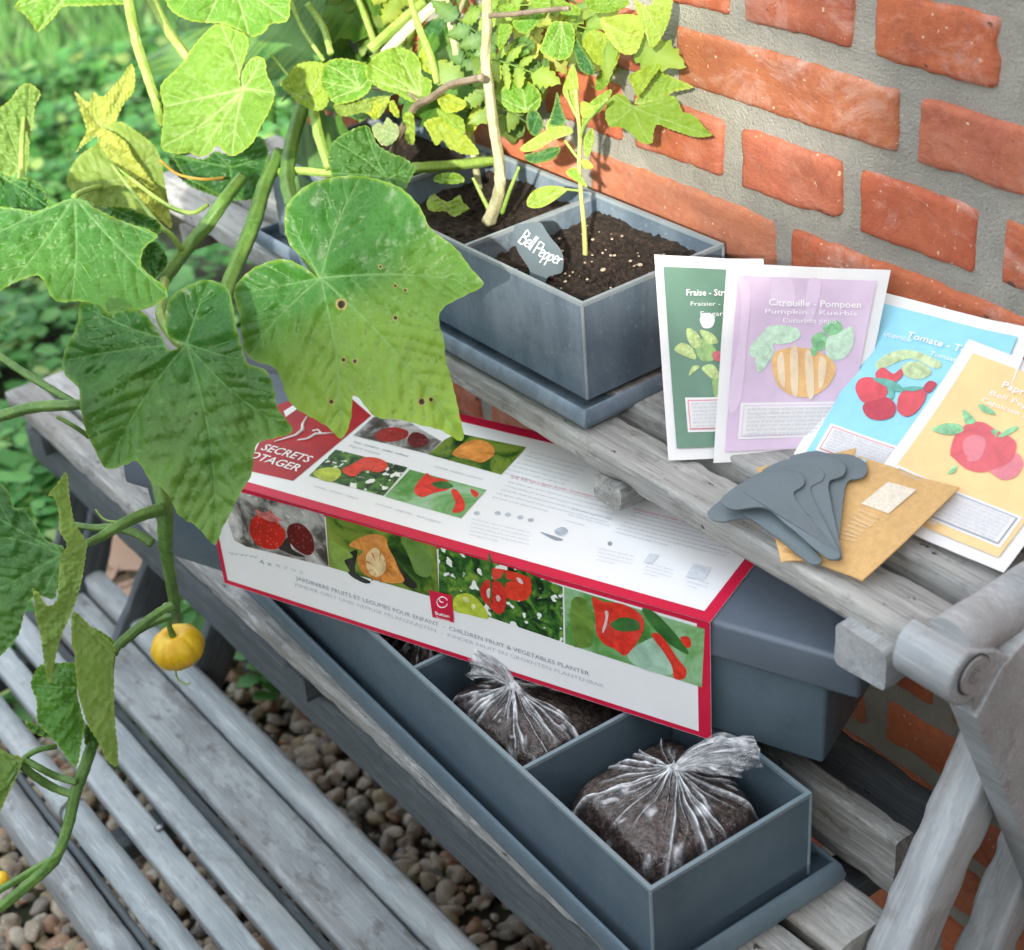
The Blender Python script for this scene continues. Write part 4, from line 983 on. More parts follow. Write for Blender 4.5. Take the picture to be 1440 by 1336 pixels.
Pk.poly('stalk_print', zz([(945, 585), (975, 590), (972, 625), (945, 628)]), .0018, PG2, pan)
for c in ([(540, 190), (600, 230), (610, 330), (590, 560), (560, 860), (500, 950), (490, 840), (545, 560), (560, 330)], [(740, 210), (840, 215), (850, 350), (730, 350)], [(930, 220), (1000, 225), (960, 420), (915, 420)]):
    Pk.poly('painted_sheen', zz(c), .0010, PALEP, pan)  # pale streaks that put the sky's glare into the packet's colour
lblbox(Pk, pan, .16, .115, .90, .30, PALEP)
# --- blue packet: top edge rests along the wall
BL = on(1112, 650, 2, -.1475); TL = on(1236, 410, 1, -.006); t2 = on(1440, 460, 1, -.006); dx = (t2 - TL) / np.linalg.norm(t2 - TL)
TR = TL + dx * .134; BR = BL + dx * .134
Bp = Sheet(BL, BR, TR, TL, .003, .004)
g, pan = packet('sky blue tomato seed packet lying back against the wall under the orange one', Bp, PKT['blue'])
zb = lambda p: zz(p, 1200, 340, 2.783)
Bp.text('Tomate - Tomato', .30, .84, .80, .0068, .0009, WHITEINK, pan, .0001); Bp.text('Tomaat - Tomate', .48, .86, .745, .0045, .0009, WHITEINK, pan); Bp.text('Lycopersicon', .16, .34, .78, .005, .0009, WHITEINK, pan)
TR_ = ink('tomato_print', (.66, .06, .08), .15, 60); TR2 = ink('tomato_print_dark', (.50, .03, .06), .15, 60); TG = ink('truss_print', (.55, .68, .36), .3, 120); TG2 = ink('truss_print_green', (.12, .42, .34), .2, 120)
Bp.poly('leaf_print', zb([(90, 480), (140, 440), (220, 425), (300, 450), (350, 480), (320, 500), (230, 460), (140, 490), (110, 510)]), .0010, TG, pan)
Bp.poly('leaf_print', zb([(190, 490), (250, 470), (310, 510), (270, 540), (210, 530)]), .0011, TG, pan)
for c, m_ in (([(90, 520), (120, 495), (160, 520), (190, 500), (195, 530), (150, 560), (105, 550)], TR_), ([(12, 580), (30, 540), (80, 535), (125, 560), (135, 600), (90, 635), (40, 630)], TR_), ([(40, 650), (70, 620), (130, 610), (168, 640), (160, 685), (110, 702), (60, 690)], TR2), ([(175, 640), (190, 595), (250, 580), (290, 600), (260, 660), (215, 688), (180, 670)], TR_), ([(275, 580), (300, 548), (330, 560), (300, 595)], TR2)):
    o = Bp.poly('tomato_print', zb(c), .0014, m_, pan)
for c in ([(80, 540), (130, 540), (180, 560), (200, 590), (160, 585), (120, 565)], [(190, 580), (230, 570), (280, 575), (240, 590)], [(150, 560), (165, 600), (150, 620), (140, 590)]): Bp.poly('calyx_print', zb(c), .0017, TG2, pan)
lblbox(Bp, pan, .12, .10, .92, .26, REDINK)
# --- orange packet
BL = on(1199, 713, 2, -.132); BR = on(1412, 807, 2, -.138); TL = on(1363, 478, 1, -.027); TR = TL + (BR - BL)
Op = Sheet(BL, BR, TR, TL, .003, .005)
g, pan = packet('orange seed packet with a red pepper printed on it, overlapping the blue one', Op, PKT['orange'])
Op.text('Paprika - Poivron', .34, .90, .83, .0068, .0009, WHITEINK, pan, .0001); Op.text('Bell Pepper rood', .30, .84, .775, .0052, .0009, WHITEINK, pan); Op.text('Capsicum annuum rouge', .28, .92, .73, .0052, .0009, WHITEINK, pan)
PR1 = ink('pepper_print', (.68, .10, .12), .15, 60); PR2 = ink('pepper_print_pink', (.72, .20, .24), .15, 60)
Op.poly('pepper_print', zb([(380, 830), (400, 760), (450, 715), (510, 710), (560, 740), (620, 770), (640, 800), (620, 860), (560, 890), (500, 905), (440, 890), (395, 850)]), .0013, PR1, pan)
Op.poly('pepper_print', zb([(530, 890), (580, 850), (640, 830), (667, 870), (640, 920), (590, 935), (550, 915)]), .0012, PR2, pan)
Op.poly('pepper_shine', zb([(430, 790), (470, 760), (520, 780), (500, 850), (450, 860)]), .0016, PR2, pan)
for c in ([(310, 740), (360, 715), (420, 720), (430, 745), (380, 760)], [(430, 660), (460, 680), (480, 710), (440, 715)], [(490, 640), (530, 650), (560, 680), (510, 670)], [(370, 910), (405, 875), (400, 905)], [(540, 745), (570, 740), (560, 770), (600, 740), (640, 725), (640, 740), (580, 770)]):
    Op.poly('leaf_print', zb(c), .0015, PG2, pan)
lblbox(Op, pan, .08, .10, .90, .28, INK)
Op.text('Semences de legumes - vegetable seeds', .12, .50, .068, .005, .0010, WHITEINK, pan)
# sliver of one more packet behind
# ================================================================== kraft envelopes and labels
KR = flat('kraft_paper', (.62, .40, .17), .6, .25, .10, 240); KR2 = flat('kraft_fold', (.52, .33, .14), .6, .25, .08, 240)
def envelope(corners, label, curl=.0012):
    sh = Sheet(*corners, curl=curl, bend=.0005, ymax=None); c = corners
    t = thing('kraft_envelope', (c[0] + c[1] + c[2] + c[3]) / 4, label, 'envelope', 'brown kraft seed envelopes')
    sh.rect('paper', 0, 0, 1, 1, .0006, KR, t); sh.rect('back_sheet', 0, 0, 1, 1, -.0004, KR2, t); return t, sh
zm = lambda x, y: (990 + x / 3.892, 620 + y / 3.892)
# the envelopes lie on the shelf at the front and ride up on the packets at the back
EP = plane3(on(*zm(440, 590), 2, -.1435), on(*zm(868, 775), 2, -.1435), on(*zm(1402, 268), 2, -.112))
tb, sb = envelope([EP.at(*zm(425, 668), -.0022), EP.at(*zm(700, 640), -.0022), EP.at(*zm(835, 48), -.0022), EP.at(*zm(290, 150), -.0022)], 'brown kraft envelope lying underneath with only its corners showing', curl=.0006)
mb = MB(); mb.tube([EP.at(*zm(430, 600), -.0005), EP.at(*zm(560, 645), -.0005)], .0004, 5); mb.build('fold_line', KR2, tb)
te, se = envelope([EP.at(*zm(440, 590)), EP.at(*zm(868, 775)), EP.at(*zm(1402, 268)), EP.at(*zm(850, 90))], 'brown kraft envelope with a pale sticker lying on top under the grey plant labels', curl=.0012)
se.poly('sticker', [zm(862, 350), zm(1010, 230), zm(1165, 275), zm(1012, 405)], .0014, flat('sticker_paper', (.74, .68, .56), .6, .3, .12, 500), te, False)
pale = flat('pale_line', (.74, .58, .36), .7)
for i in range(8):
    a = zm(850 - i * 16, 385 + i * 21); b = zm(955 - i * 19, 432 + i * 17 + (i % 3) * 4)
    u0, v0 = se.uv(a); u1, v1 = se.uv(b); A_, B_ = se.P(u0, v0, .0012), se.P(u1, v1, .0012)
    mb = MB(); mb.tube([A_, B_], .0005, 4); mb.build('printed_line', pale, te)
mb = MB(); q = [EP.at(*zm(845 + x, 95 + y), .0030) for x, y in ((0, 0), (45, 10), (20, 45))]; mb.add(q, [(0, 1, 2)]); mb.build('blue_mark', PKT['blue'], te)
LAB = [(95, 340), (108, 318), (140, 290), (175, 262), (215, 240), (262, 228), (320, 205), (380, 180), (430, 172), (490, 172), (530, 188), (550, 215), (545, 245), (520, 265), (492, 285), (500, 320), (530, 360), (570, 410), (620, 470), (670, 530), (710, 580), (745, 622), (742, 645), (715, 655), (685, 652), (640, 620), (580, 570), (510, 505), (440, 450), (385, 400), (345, 375), (300, 368), (240, 375), (180, 385), (125, 372)]
EA = np.cross(EP.n, [0, 1, 0]); EA /= np.linalg.norm(EA); EB = np.cross(EP.n, EA)
if EB[1] < 0: EB = -EB
if EA[0] < 0: EA = -EA
def marker(deg, off, label, scale=1.0, tipoff=(0, 0), th=.0013, pts=LAB):
    from mathutils.geometry import tessellate_polygon
    tip = EP.at(*zm(722, 640), off)
    W = [EP.at(*zm(*p), off) - tip for p in cat_poly(pts, 3)]
    c, s = math.cos(R(deg)), math.sin(R(deg)); Pn = []
    for w in W:
        x0, y0 = w @ EA * scale, w @ EB * scale
        Pn.append((x0 * c - y0 * s + tipoff[0], x0 * s + y0 * c + tipoff[1]))
    n = len(Pn); tri = [tuple(t) for t in tessellate_polygon([[Vector((x, y, 0)) for x, y in Pn]])]
    lift = lambda x, y: .0010 * math.sin(45 * x + deg)
    V = [tip + EA * x + EB * y + EP.n * (lift(x, y) + k) for k in (0, th) for x, y in Pn]
    Fc = tri + [tuple(i + n for i in reversed(t)) for t in tri] + [(i, (i + 1) % n, n + (i + 1) % n, n + i) for i in range(n)]
    o = mk('plant_label', V, Fc, TAGM, loc=tuple(tip))
    bv = o.modifiers.new('edge', 'BEVEL'); bv.width = .0003; bv.segments = 1; bv.limit_method = 'ANGLE'
    return tag(o, label, 'plant label', 'blank grey plant labels piled on the envelopes')
marker(0, .0095, 'blank grey metal plant label on top of the pile with its whole outline showing', 1.0)
marker(-11, .0075, 'second blank grey plant label from the top of the fanned pile', .99)
marker(-22, .0055, 'third blank grey plant label in the pile with only a thin rim showing', 1.0, (.001, .0))
marker(-36, .0035, 'lowest grey plant label of the pile with its rounded end pointing at the orange packet', .98, (-.002, -.001))
marker(2, .0018, 'grey plant label under the pile with only its narrow foot showing below the others', .95, (-.006, -.010))
# standing label in the pepper cell
zl = lambda x, y: (560 + x / 3, 220 + y / 3)
TP = [(492, 295), (530, 285), (575, 278), (605, 283), (625, 315), (650, 350), (680, 385), (696, 420), (698, 460), (690, 490), (660, 500), (630, 512), (615, 540), (560, 520), (555, 480), (530, 440), (505, 400), (492, 350)]
lc = on(*zl(590, 530), 2, URZ - .016); LPn = Plane(lc, (.55, -.62, .55))
W = [LPn.at(*zl(*p)) for p in cat_poly(TP, 4)]; n = len(W)
a1 = np.cross(LPn.n, [0, 0, 1]); a1 /= np.linalg.norm(a1); a2 = np.cross(LPn.n, a1)
from mathutils.geometry import tessellate_polygon
tri = [tuple(t) for t in tessellate_polygon([[Vector(((w - lc) @ a1, (w - lc) @ a2, 0)) for w in W]])]
bl = thing('plant_label', lc, 'dark grey wavy label with chalk writing standing in the pepper soil', 'plant label')
mk('plate', [w for w in W] + [w + LPn.n * .001 for w in W], tri + [tuple(i + n for i in reversed(t)) for t in tri] + [(i, (i + 1) % n, n + (i + 1) % n, n + i) for i in range(n)], SLATE, bl)
mb = MB(); foot = on(*zl(590, 535), 2, URZ - .03); mb.tube([LPn.at(*zl(588, 528), .0005), foot], [.006, .002], 4); mb.build('foot', SLATE, bl)
STROKE = {'B': ([[(0, 0), (0, 1)], [(0, 1), (.45, .9), (.45, .6), (0, .52), (.55, .42), (.5, .05), (0, 0)]], .75), 'e': ([[(0, .28), (.38, .32), (.3, .52), (.08, .5), (0, .2), (.15, 0), (.42, .08)]], .52),
          'l': ([[(0, .95), (.0, .1), (.1, 0)]], .22), 'P': ([[(0, 0), (0, 1)], [(0, 1), (.5, .92), (.5, .55), (0, .46)]], .62), 'p': ([[(0, .5), (0, -.42)], [(0, .4), (.3, .52), (.38, .22), (.2, 0), (0, .08)]], .52), 'r': ([[(0, .5), (0, 0)], [(0, .32), (.15, .5), (.32, .48)]], .4)}
def hand(word, p0, p1, size, off, par, w=.00075):
    a, b = LPn.at(*p0, off), LPn.at(*p1, off); ex = (b - a) / np.linalg.norm(b - a); ey = np.cross(LPn.n, ex); tot = sum(STROKE[c][1] for c in word); k = np.linalg.norm(b - a) / tot; x = 0; mb = MB()
    for c in word:
        for st_ in STROKE[c][0]:
            P_ = smoothpath([a + ex * (x + q[0] + .15 * q[1]) * k + ey * (q[1] + RNG.uniform(-.03, .03)) * size for q in st_], 5)
            mb.tube(P_, [w * (1 + .35 * math.sin(i * 1.7)) for i in range(len(P_))], 5)
        x += STROKE[c][1]
    return mb.build('lettering', CHALK, par)
hand('Bell', zl(506, 362), zl(562, 396), .0115, .0014, bl, .00055)
hand('Pepper', zl(568, 408), zl(682, 462), .0105, .0014, bl, .00055)

# ================================================================== bags of soil in the lower planter
def m_film():
    m, nt, bs = mat('clear_film'); L = nt.links
    bs.inputs['Base Color'].default_value = (.90, .92, .95, 1); bs.inputs['Roughness'].default_value = .18; bs.inputs['Specular IOR Level'].default_value = .8
    tr = nt.nodes.new('ShaderNodeBsdfTransparent'); tr.inputs['Color'].default_value = (.97, .97, .98, 1)
    gl = nt.nodes.new('ShaderNodeBsdfGlossy'); gl.inputs['Roughness'].default_value = .10
    a = attr(nt, 'crease_glint'); n = noise_(nt, coords(nt), 170, 3, .6)
    h = math_(nt, 'ADD', math_(nt, 'MULTIPLY', a, 1.2), math_(nt, 'MULTIPLY', n, .8)); b = bump(nt, bs, h, .8, .004); L.new(b.outputs[0], gl.inputs['Normal'])
    fr = nt.nodes.new('ShaderNodeLayerWeight'); fr.inputs['Blend'].default_value = .35; L.new(b.outputs[0], fr.inputs['Normal'])
    m1 = nt.nodes.new('ShaderNodeMixShader'); L.new(math_(nt, 'ADD', math_(nt, 'MULTIPLY', fr.outputs['Fresnel'], .55), .05), m1.inputs[0]); L.new(tr.outputs[0], m1.inputs[1]); L.new(gl.outputs[0], m1.inputs[2])
    mx = nt.nodes.new('ShaderNodeMixShader')
    f = math_(nt, 'MINIMUM', math_(nt, 'MULTIPLY', a, ramp(nt, n, [(.35, (.35,) * 3), (.6, (1,) * 3)])), .95)
    L.new(f, mx.inputs[0]); L.new(m1.outputs[0], mx.inputs[1]); L.new(bs.outputs[0], mx.inputs[2])
    L.new(mx.outputs[0], nt.nodes['Material Output'].inputs['Surface']); return m
FILM = m_film()
m, nt, bs = mat('bagged_soil'); n = noise_(nt, coords(nt), 190, 5, .7)
nt.links.new(ramp(nt, n, [(.32, (.02, .012, .009)), (.5, (.085, .055, .042)), (.68, (.24, .17, .14))]), bs.inputs['Base Color']); bs.inputs['Roughness'].default_value = .5; bump(nt, bs, n, 1, .004); BSOIL = m
def setattr_(me, name, vals):
    a = me.attributes.new(name, 'FLOAT', 'POINT'); a.data.foreach_set('value', np.asarray(vals, dtype=np.float32))
def bag(cell, knot, label, hz, tail=None, seed=0, tails=1.0):
    """knot: sight point of the twisted neck; film gathered into radial pleats around it"""
    a0 = -LL * (cell + 1) / 4 + .004; a1 = -LL * cell / 4 - .004; b0, b1 = .004, LW - .004
    e = np.array([math.cos(LA), math.sin(LA)]); nn = np.array([-math.sin(LA), math.cos(LA)])
    K = on(*knot, 2, LRZ + hz); kd = K[:2] - np.array(LO); ka, kb = kd @ e, kd @ nn
    ka = min(max(ka, a0 + .02), a1 - .02); kb = min(max(kb, .03), LW - .022)
    t = thing('soil_bag', (K[0], K[1], LRZ - .06), label, 'bag of soil', 'clear plastic bags of soil in the lower planter')
    rb = np.random.default_rng(seed * 13 + 5); folds = [(rb.uniform(0, 6.283), rb.uniform(.0006, .0019), rb.uniform(.35, 1.05), rb.uniform(-.25, .25)) for _ in range(46)]; glints = [(rb.uniform(0, 6.283), rb.uniform(.3, .92), rb.uniform(.002, .007), rb.uniform(.0012, .0035)) for _ in range(26)]  # glints are white patches painted into the film along with the folds
    NA, NR = 380, 60; V = []; Cr = []; VS = []
    for i in range(NA):
        th = 2 * math.pi * i / NA; dx, dy = math.cos(th), math.sin(th)
        tx = ((a1 if dx > 0 else a0) - ka) / dx if abs(dx) > 1e-6 else 1e9
        ty = ((b1 if dy > 0 else b0) - kb) / dy if abs(dy) > 1e-6 else 1e9
        Rm = (tx ** -5 + ty ** -5) ** (-1 / 5) if min(tx, ty) > 0 else min(tx, ty)
        Rm = min(tx, ty, Rm)
        Rm *= .97 + .03 * math.sin(5 * th + seed)
        for j in range(NR + 1):
            s = (j / NR) ** .9; r = Rm * s
            fold = 0.0
            for (fa, fw, fl, fc) in folds:
                dth = (th - fa - fc * s + math.pi) % (2 * math.pi) - math.pi
                if abs(dth) < .5:
                    wob = .0015 * noise.noise((fa * 5, r * 60, seed)); fold = max(fold, math.exp(-(((dth * r) + wob) / (fw * (.5 + .8 * s))) ** 2) * max(0, min(1, (fl - s) * 4)))
            rw = 0.0
            for (ga, gs, gl_, gw) in glints:
                dth = (th - ga + math.pi) % (2 * math.pi) - math.pi
                rw = max(rw, math.exp(-((dth * r + .25 * (r - Rm * gs)) / gw) ** 4 - ((r - Rm * gs) / gl_) ** 4) * .8)
            fold *= .55 + .45 * max(0, min(1, .5 + 2 * noise.noise((r * 70, th * 3, seed))))
            dome = .022 * (1 - s ** 2.2) - .045 * max(0, s - .72) ** 1.3 / .28 ** 1.3 * .9
            cone = .012 * math.exp(-(r / .010) ** 1.2)
            z = LRZ + hz - .028 + dome + cone + .0028 * fold + .003 * noise.noise((math.cos(th) * r * 30, math.sin(th) * r * 30, seed)) * min(1, s * 3) + .0010 * rw
            A_, B_ = ka + r * dx, kb + r * dy
            q = np.array(LO) + e * A_ + nn * B_
            V.append((q[0], q[1], z)); Cr.append(min(1, fold * 1.1 + rw * .7 + math.exp(-(r / .006) ** 2)))
            VS.append((q[0], q[1], z - .0022 - .0025 * fold - cone * .8 + .0012 * noise.noise((q[0] * 500, q[1] * 500, seed))))
    Fc = [(i * (NR + 1) + j, i * (NR + 1) + j + 1, ((i + 1) % NA) * (NR + 1) + j + 1, ((i + 1) % NA) * (NR + 1) + j) for i in range(NA) for j in range(NR)]
    mk('soil_fill', VS, Fc, BSOIL, t, True)
    o = mk('film', V, Fc, FILM, t, True); setattr_(o.data, 'crease_glint', Cr)
    # gathered tail of film
    if tail:
        K0 = np.array([*(np.array(LO) + e * ka + nn * kb), LRZ + hz + .004])
        T1 = on(*tail, 2, LRZ + hz + .012 * tails + .006); d = T1 - K0; L_ = np.linalg.norm(d); d /= L_
        side = np.cross(d, [0, 0, 1]); side /= np.linalg.norm(side); upn = np.cross(side, d)
        V = []; Cr = []; NU, NV = 40, 34
        for lay in range(2):
            for j in range(NV + 1):
                s = j / NV
                wd = .003 + .021 * tails * s ** .8 * (1 - .35 * max(0, s - .7) / .3)
                for i in range(NU + 1):
                    u = i / NU * 2 - 1; ruf = .0055 * math.sin(u * 7 + s * 2 + lay * 2 + seed) * s + .003 * noise.noise((u * 4, s * 2.5, seed + lay)) * (s + .3)
                    ed = .006 * noise.noise((u * 6, 1, seed + lay)) * (j == NV)
                    V.append(K0 + d * (L_ * s * (1 - .22 * u * u) + ed) + side * (u * wd) + upn * (ruf + .004 * lay * s + .006 * math.sin(s * 3)))
                    Cr.append(min(1, .07 + .7 * max(0, 1 - abs(noise.noise((u * 7, s * 1.2, seed + lay))) * 5) + .6 * (1 - s) ** 3))
        N = (NU + 1) * (NV + 1)
        Fc = [tuple(a + l * N for a in (j * (NU + 1) + i, j * (NU + 1) + i + 1, (j + 1) * (NU + 1) + i + 1, (j + 1) * (NU + 1) + i)) for l in range(2) for j in range(NV) for i in range(NU)]
        o = mk('tail', V, Fc, FILM, t, True); setattr_(o.data, 'crease_glint', Cr)
    return t
bag(0, (948, 1086), 'clear bag of dark soil with its film tail flopping over the end cell rim', .000, (1070, 1062), 1)
bag(1, (722, 968), 'clear bag of soil with a star of white pleats in the second cell', -.004, (662, 932), 2, .6)
bag(2, (600, 870), 'clear bag of soil mostly hidden under the white box sleeve', -.012, None, 3)
bag(3, (440, 760), 'clear bag of soil in the far cell hidden below the box', -.012, None, 4)

# ================================================================== leaves
def in_poly(P, poly):
    x, y = P[:, 0], P[:, 1]; c = np.zeros(len(P), bool); n = len(poly)
    for i in range(n):
        x1, y1 = poly[i]; x2, y2 = poly[(i + 1) % n]
        k = ((y1 > y) != (y2 > y)) & (x < (x2 - x1) * (y - y1) / ((y2 - y1) + 1e-12) + x1); c ^= k
    return c
def seg_dist(P, A_, B_):
    d = B_ - A_; L2 = (d ** 2).sum(1) + 1e-9; out = np.full(len(P), 1e9); idx = np.zeros(len(P), int)
    for k in range(len(A_)):
        t = np.clip(((P - A_[k]) @ d[k]) / L2[k], 0, 1); q = A_[k] + t[:, None] * d[k]; r = np.hypot(*(P - q).T)
        m_ = r < out; out[m_] = r[m_]; idx[m_] = k
    return out, idx
def smooth_noise(P, sc, seed):
    rs = np.random.default_rng(seed); v = np.zeros(len(P))
    for _ in range(6):
        a = rs.uniform(0, 6.28); f = sc * rs.uniform(.5, 1.8); v += np.sin((P[:, 0] * math.cos(a) + P[:, 1] * math.sin(a)) * f + rs.uniform(0, 6.28))
    return v / 6
def leaf(parent, outline, base, tips, plane, m, quilt=.0022, ser=1.3, wave=.006, fold=.0, spots=(), tint=0.0, tintdir=None, vw=1.0, sec=True, seed=0, name='leaf', label=None, thick=False, smooth=True):
    """outline / base / tips: traced sight points; plane: where the blade really hangs"""
    out = np.array(cat_poly(outline, 5) if smooth else outline, float)
    # resample evenly, then add teeth
    cl = np.vstack([out, out[:1]]); L = np.r_[0, np.cumsum(np.hypot(*np.diff(cl, axis=0).T))]
    area = .5 * abs(np.sum(out[:, 0] * np.roll(out[:, 1], -1) - out[:, 1] * np.roll(out[:, 0], -1)))
    sp = float(np.clip(math.sqrt(area) / 42, 1.6, 6)); n = max(16, int(L[-1] / sp)); s = np.linspace(0, L[-1], n, endpoint=False)
    O = np.stack([np.interp(s, L, cl[:, 0]), np.interp(s, L, cl[:, 1])], 1)
    ctr = O.mean(0); tn = np.roll(O, -1, 0) - np.roll(O, 1, 0); nr = np.stack([tn[:, 1], -tn[:, 0]], 1); nr /= (np.hypot(*nr.T)[:, None] + 1e-9)
    sgn = np.sign(np.sum(out[:, 0] * np.roll(out[:, 1], -1) - out[:, 1] * np.roll(out[:, 0], -1))); nr *= sgn
    rs = np.random.default_rng(seed + 11); per = max(3, int(9 / sp)); tooth = np.abs(((np.arange(n) % per) / per) * 2 - 1)
    O = O + nr * ((tooth - .5) * ser + np.interp(np.arange(n), np.arange(0, n + 12, 12), rs.normal(size=len(np.arange(0, n + 12, 12)))) * ser * .5)[:, None]
    base = np.array(base, float); tips = [np.array(t, float) for t in tips]
    A_ = []; B_ = []; Wd = []; isM = []; extra = []
    for ti, t in enumerate(tips):
        d = t - base; Lm = np.hypot(*d); 
        if Lm < 4: continue
        pn = np.array([-d[1], d[0]]) / Lm; bow = rs.uniform(-.05, .05) * Lm; K = 14
        pts = [base + d * k / K + pn * bow * math.sin(math.pi * k / K) for k in range(K + 1)]
        for k in range(K): A_.append(pts[k]); B_.append(pts[k + 1]); Wd.append((1.9 - 1.3 * k / K) * vw); isM.append(1)
        st_ = max(2.0, sp * .8); tt = np.arange(0, 1, st_ / Lm)
        for f in tt:
            k = min(K - 1, int(f * K)); q = pts[k] + (pts[k + 1] - pts[k]) * (f * K - k); w = (1.9 - 1.3 * f) * vw * 1.15
            extra += [q, q + pn * w, q - pn * w]
        if sec and Lm > 35:
            ns = int(max(3, Lm / 26))
            for j in range(1, ns):
                f = j / ns * .88 + .06; q0 = base + d * f + pn * bow * math.sin(math.pi * f)
                for sd in (-1, 1):
                    a = R(46) * sd + rs.uniform(-.12, .12); u = d / Lm; v = np.array([u[0] * math.cos(a) - u[1] * math.sin(a), u[0] * math.sin(a) + u[1] * math.cos(a)])
                    l2 = Lm * (.52 * (1 - f) + .12) * rs.uniform(.8, 1.1); q = q0; v2 = v
                    for z in range(5):
                        v2 = v2 * .9 + u * .1; v2 /= np.hypot(*v2); q1 = q + v2 * l2 / 5; A_.append(q); B_.append(q1); Wd.append((1.0 - .13 * z) * vw * .8); isM.append(0)
                        for g_ in (.0, .5): 
                            c_ = q + (q1 - q) * g_; pp = np.array([-v2[1], v2[0]]) * .9 * vw; extra += [c_, c_ + pp, c_ - pp]
                        q = q1
    bb0, bb1 = O.min(0), O.max(0)
    gx, gy = np.meshgrid(np.arange(bb0[0], bb1[0], sp), np.arange(bb0[1], bb1[1], sp)); G_ = np.stack([gx.ravel(), gy.ravel()], 1) + rs.uniform(-.25, .25, (gx.size, 2)) * sp
    ex = [G_]
    if len(extra): ex.append(np.array(extra))
    for (sx, sy, sr) in spots:
        for rr in (0, .35, .55, .75, 1.0, 1.35):
            k = max(1, int(10 * rr + 1)); a = np.linspace(0, 6.28, k, endpoint=False); ex.append(np.stack([sx + sr * rr * np.cos(a), sy + sr * rr * np.sin(a)], 1))
    I = np.concatenate(ex); I = I[in_poly(I, O)]
    dO, _ = seg_dist(I, O, np.roll(O, -1, 0)); I = I[dO > sp * .35]
    pts = [Vector(p) for p in O.tolist()] + [Vector(p) for p in I.tolist()]
    ed = [(i, (i + 1) % n) for i in range(n)]
    v2, _, f2, *_ = delaunay_2d_cdt(pts, ed, [], 1, .02)
    P = np.array([tuple(v) for v in v2]); N = len(P)
    if len(A_):
        A_, B_, Wd, isM = np.array(A_), np.array(B_), np.array(Wd), np.array(isM)
        d, idx = seg_dist(P, A_, B_); w = Wd[idx]; vein = np.exp(-(d / w) ** 2) * np.where(isM[idx] == 1, 1.0, .62)
        mm = isM == 1; dm, _ = seg_dist(P, A_[mm], B_[mm]); allq = 1 - np.exp(-d / (4.5 * max(1, sp / 3)))
    else: vein = np.zeros(N); dm = np.full(N, 30.); allq = np.zeros(N)
    sz = math.sqrt(area)
    h = -quilt * allq - quilt * 1.5 * (1 - np.exp(-dm / (sz * .12)))
    h += wave * smooth_noise(P, 6.5 / sz, seed) + wave * .35 * smooth_noise(P, 20 / sz, seed + 5)
    h -= wave * .30 * smooth_noise(P, 46 / sz, seed + 9)
    rel = np.hypot(*(P - base).T) / sz; h += fold * rel ** 2
    D = (sight(0, 0)); 
    dirs = np.stack([(P[:, 0] - 720) / F, -(P[:, 1] - 668) / F, -np.ones(N)], 1) @ M.T
    t = ((plane.o - CAM) @ plane.n) / (dirs @ plane.n)
    X = CAM + dirs * (t + h)[:, None]
    fl = [tuple(f) for f in f2]
    b0 = plane.o; o = mk(name, X, fl, m, parent, True)
    setattr_(o.data, 'vein', np.clip(vein, 0, 1))
    tv = np.full(N, tint)
    if tintdir is not None:
        g = (P - base) @ (np.array(tintdir, float) / np.hypot(*tintdir)) / sz; tv = tint * np.clip(g + .25 * smooth_noise(P, 9 / sz, seed + 3), 0, 1.1)
    dO, _ = seg_dist(P, O, np.roll(O, -1, 0)); tv = np.maximum(tv, .45 * np.exp(-(dO / 2.2) ** 2))
    setattr_(o.data, 'tint', np.clip(tv, 0, 1))
    sv = np.zeros(N)
    for (sx, sy, sr) in spots:
        r = np.hypot(P[:, 0] - sx, P[:, 1] - sy) / sr; sv = np.maximum(sv, np.clip(1.35 - r, 0, 1))
    setattr_(o.data, 'spot', sv)
    if label: o['label'] = label
    return o
def stem(parent, pts, rad, m, name='stem', hairs=0, sub=6, k=10, ridge=.0):
    """pts: (u, v, depth or plane) sight points along the stem"""
    P = smoothpath([dep(*p) if not isinstance(p[2], Plane) else p[2].at(p[0], p[1]) for p in pts], sub); n = len(P)
    rr = [np.interp(i / (n - 1), np.linspace(0, 1, len(rad)), rad) * (1 + .05 * math.sin(i * 2.3)) for i in range(n)] if hasattr(rad, '__len__') else [rad * (1 + .04 * math.sin(i * 2.3)) for i in range(n)]
    mb = MB(); mb.tube(P, rr, 30 if max(rr) > .0028 else k, ridge=.07 if max(rr) > .0028 else 0); 
    if hairs:
        for _ in range(hairs):
            i = int(RNG.integers(1, n - 1)); d = RNG.normal(size=3); d /= np.linalg.norm(d); q = P[i] + (P[i + 1] - P[i]) * RNG.random()
            a = q + d * rr[i] * .8; t = np.cross(d, [0, 0, 1]) * .0001; mb.add([a - t, a + t, q + d * (rr[i] + .0018)], [(0, 1, 2)])
    return mb.build(name, m, parent, True)
def PLd(u, v, d, n): return Plane(dep(u, v, d), n)

sq = thing('squash_plant', (-.55, -.22, -.15), 'large leafy squash plant with yellow fruit trailing over the end of the stand', 'squash plant')
c1 = lambda p: Z(0, 0, 2.969, p); c3 = lambda p: Z(60, 360, 2.25, p); c4 = lambda p: Z(0, 440, 2.969, p); c8 = lambda p: Z(0, 860, 2.806, p); c9 = lambda p: Z(380, 0, 4.176, p); c0 = lambda p: Z(0, 120, 4.453, p); c6 = lambda p: Z(0, 640, 4.453, p); c10 = lambda p: Z(0, 900, 3.063, p)
V0 = np.array([.62, -.58, .53])
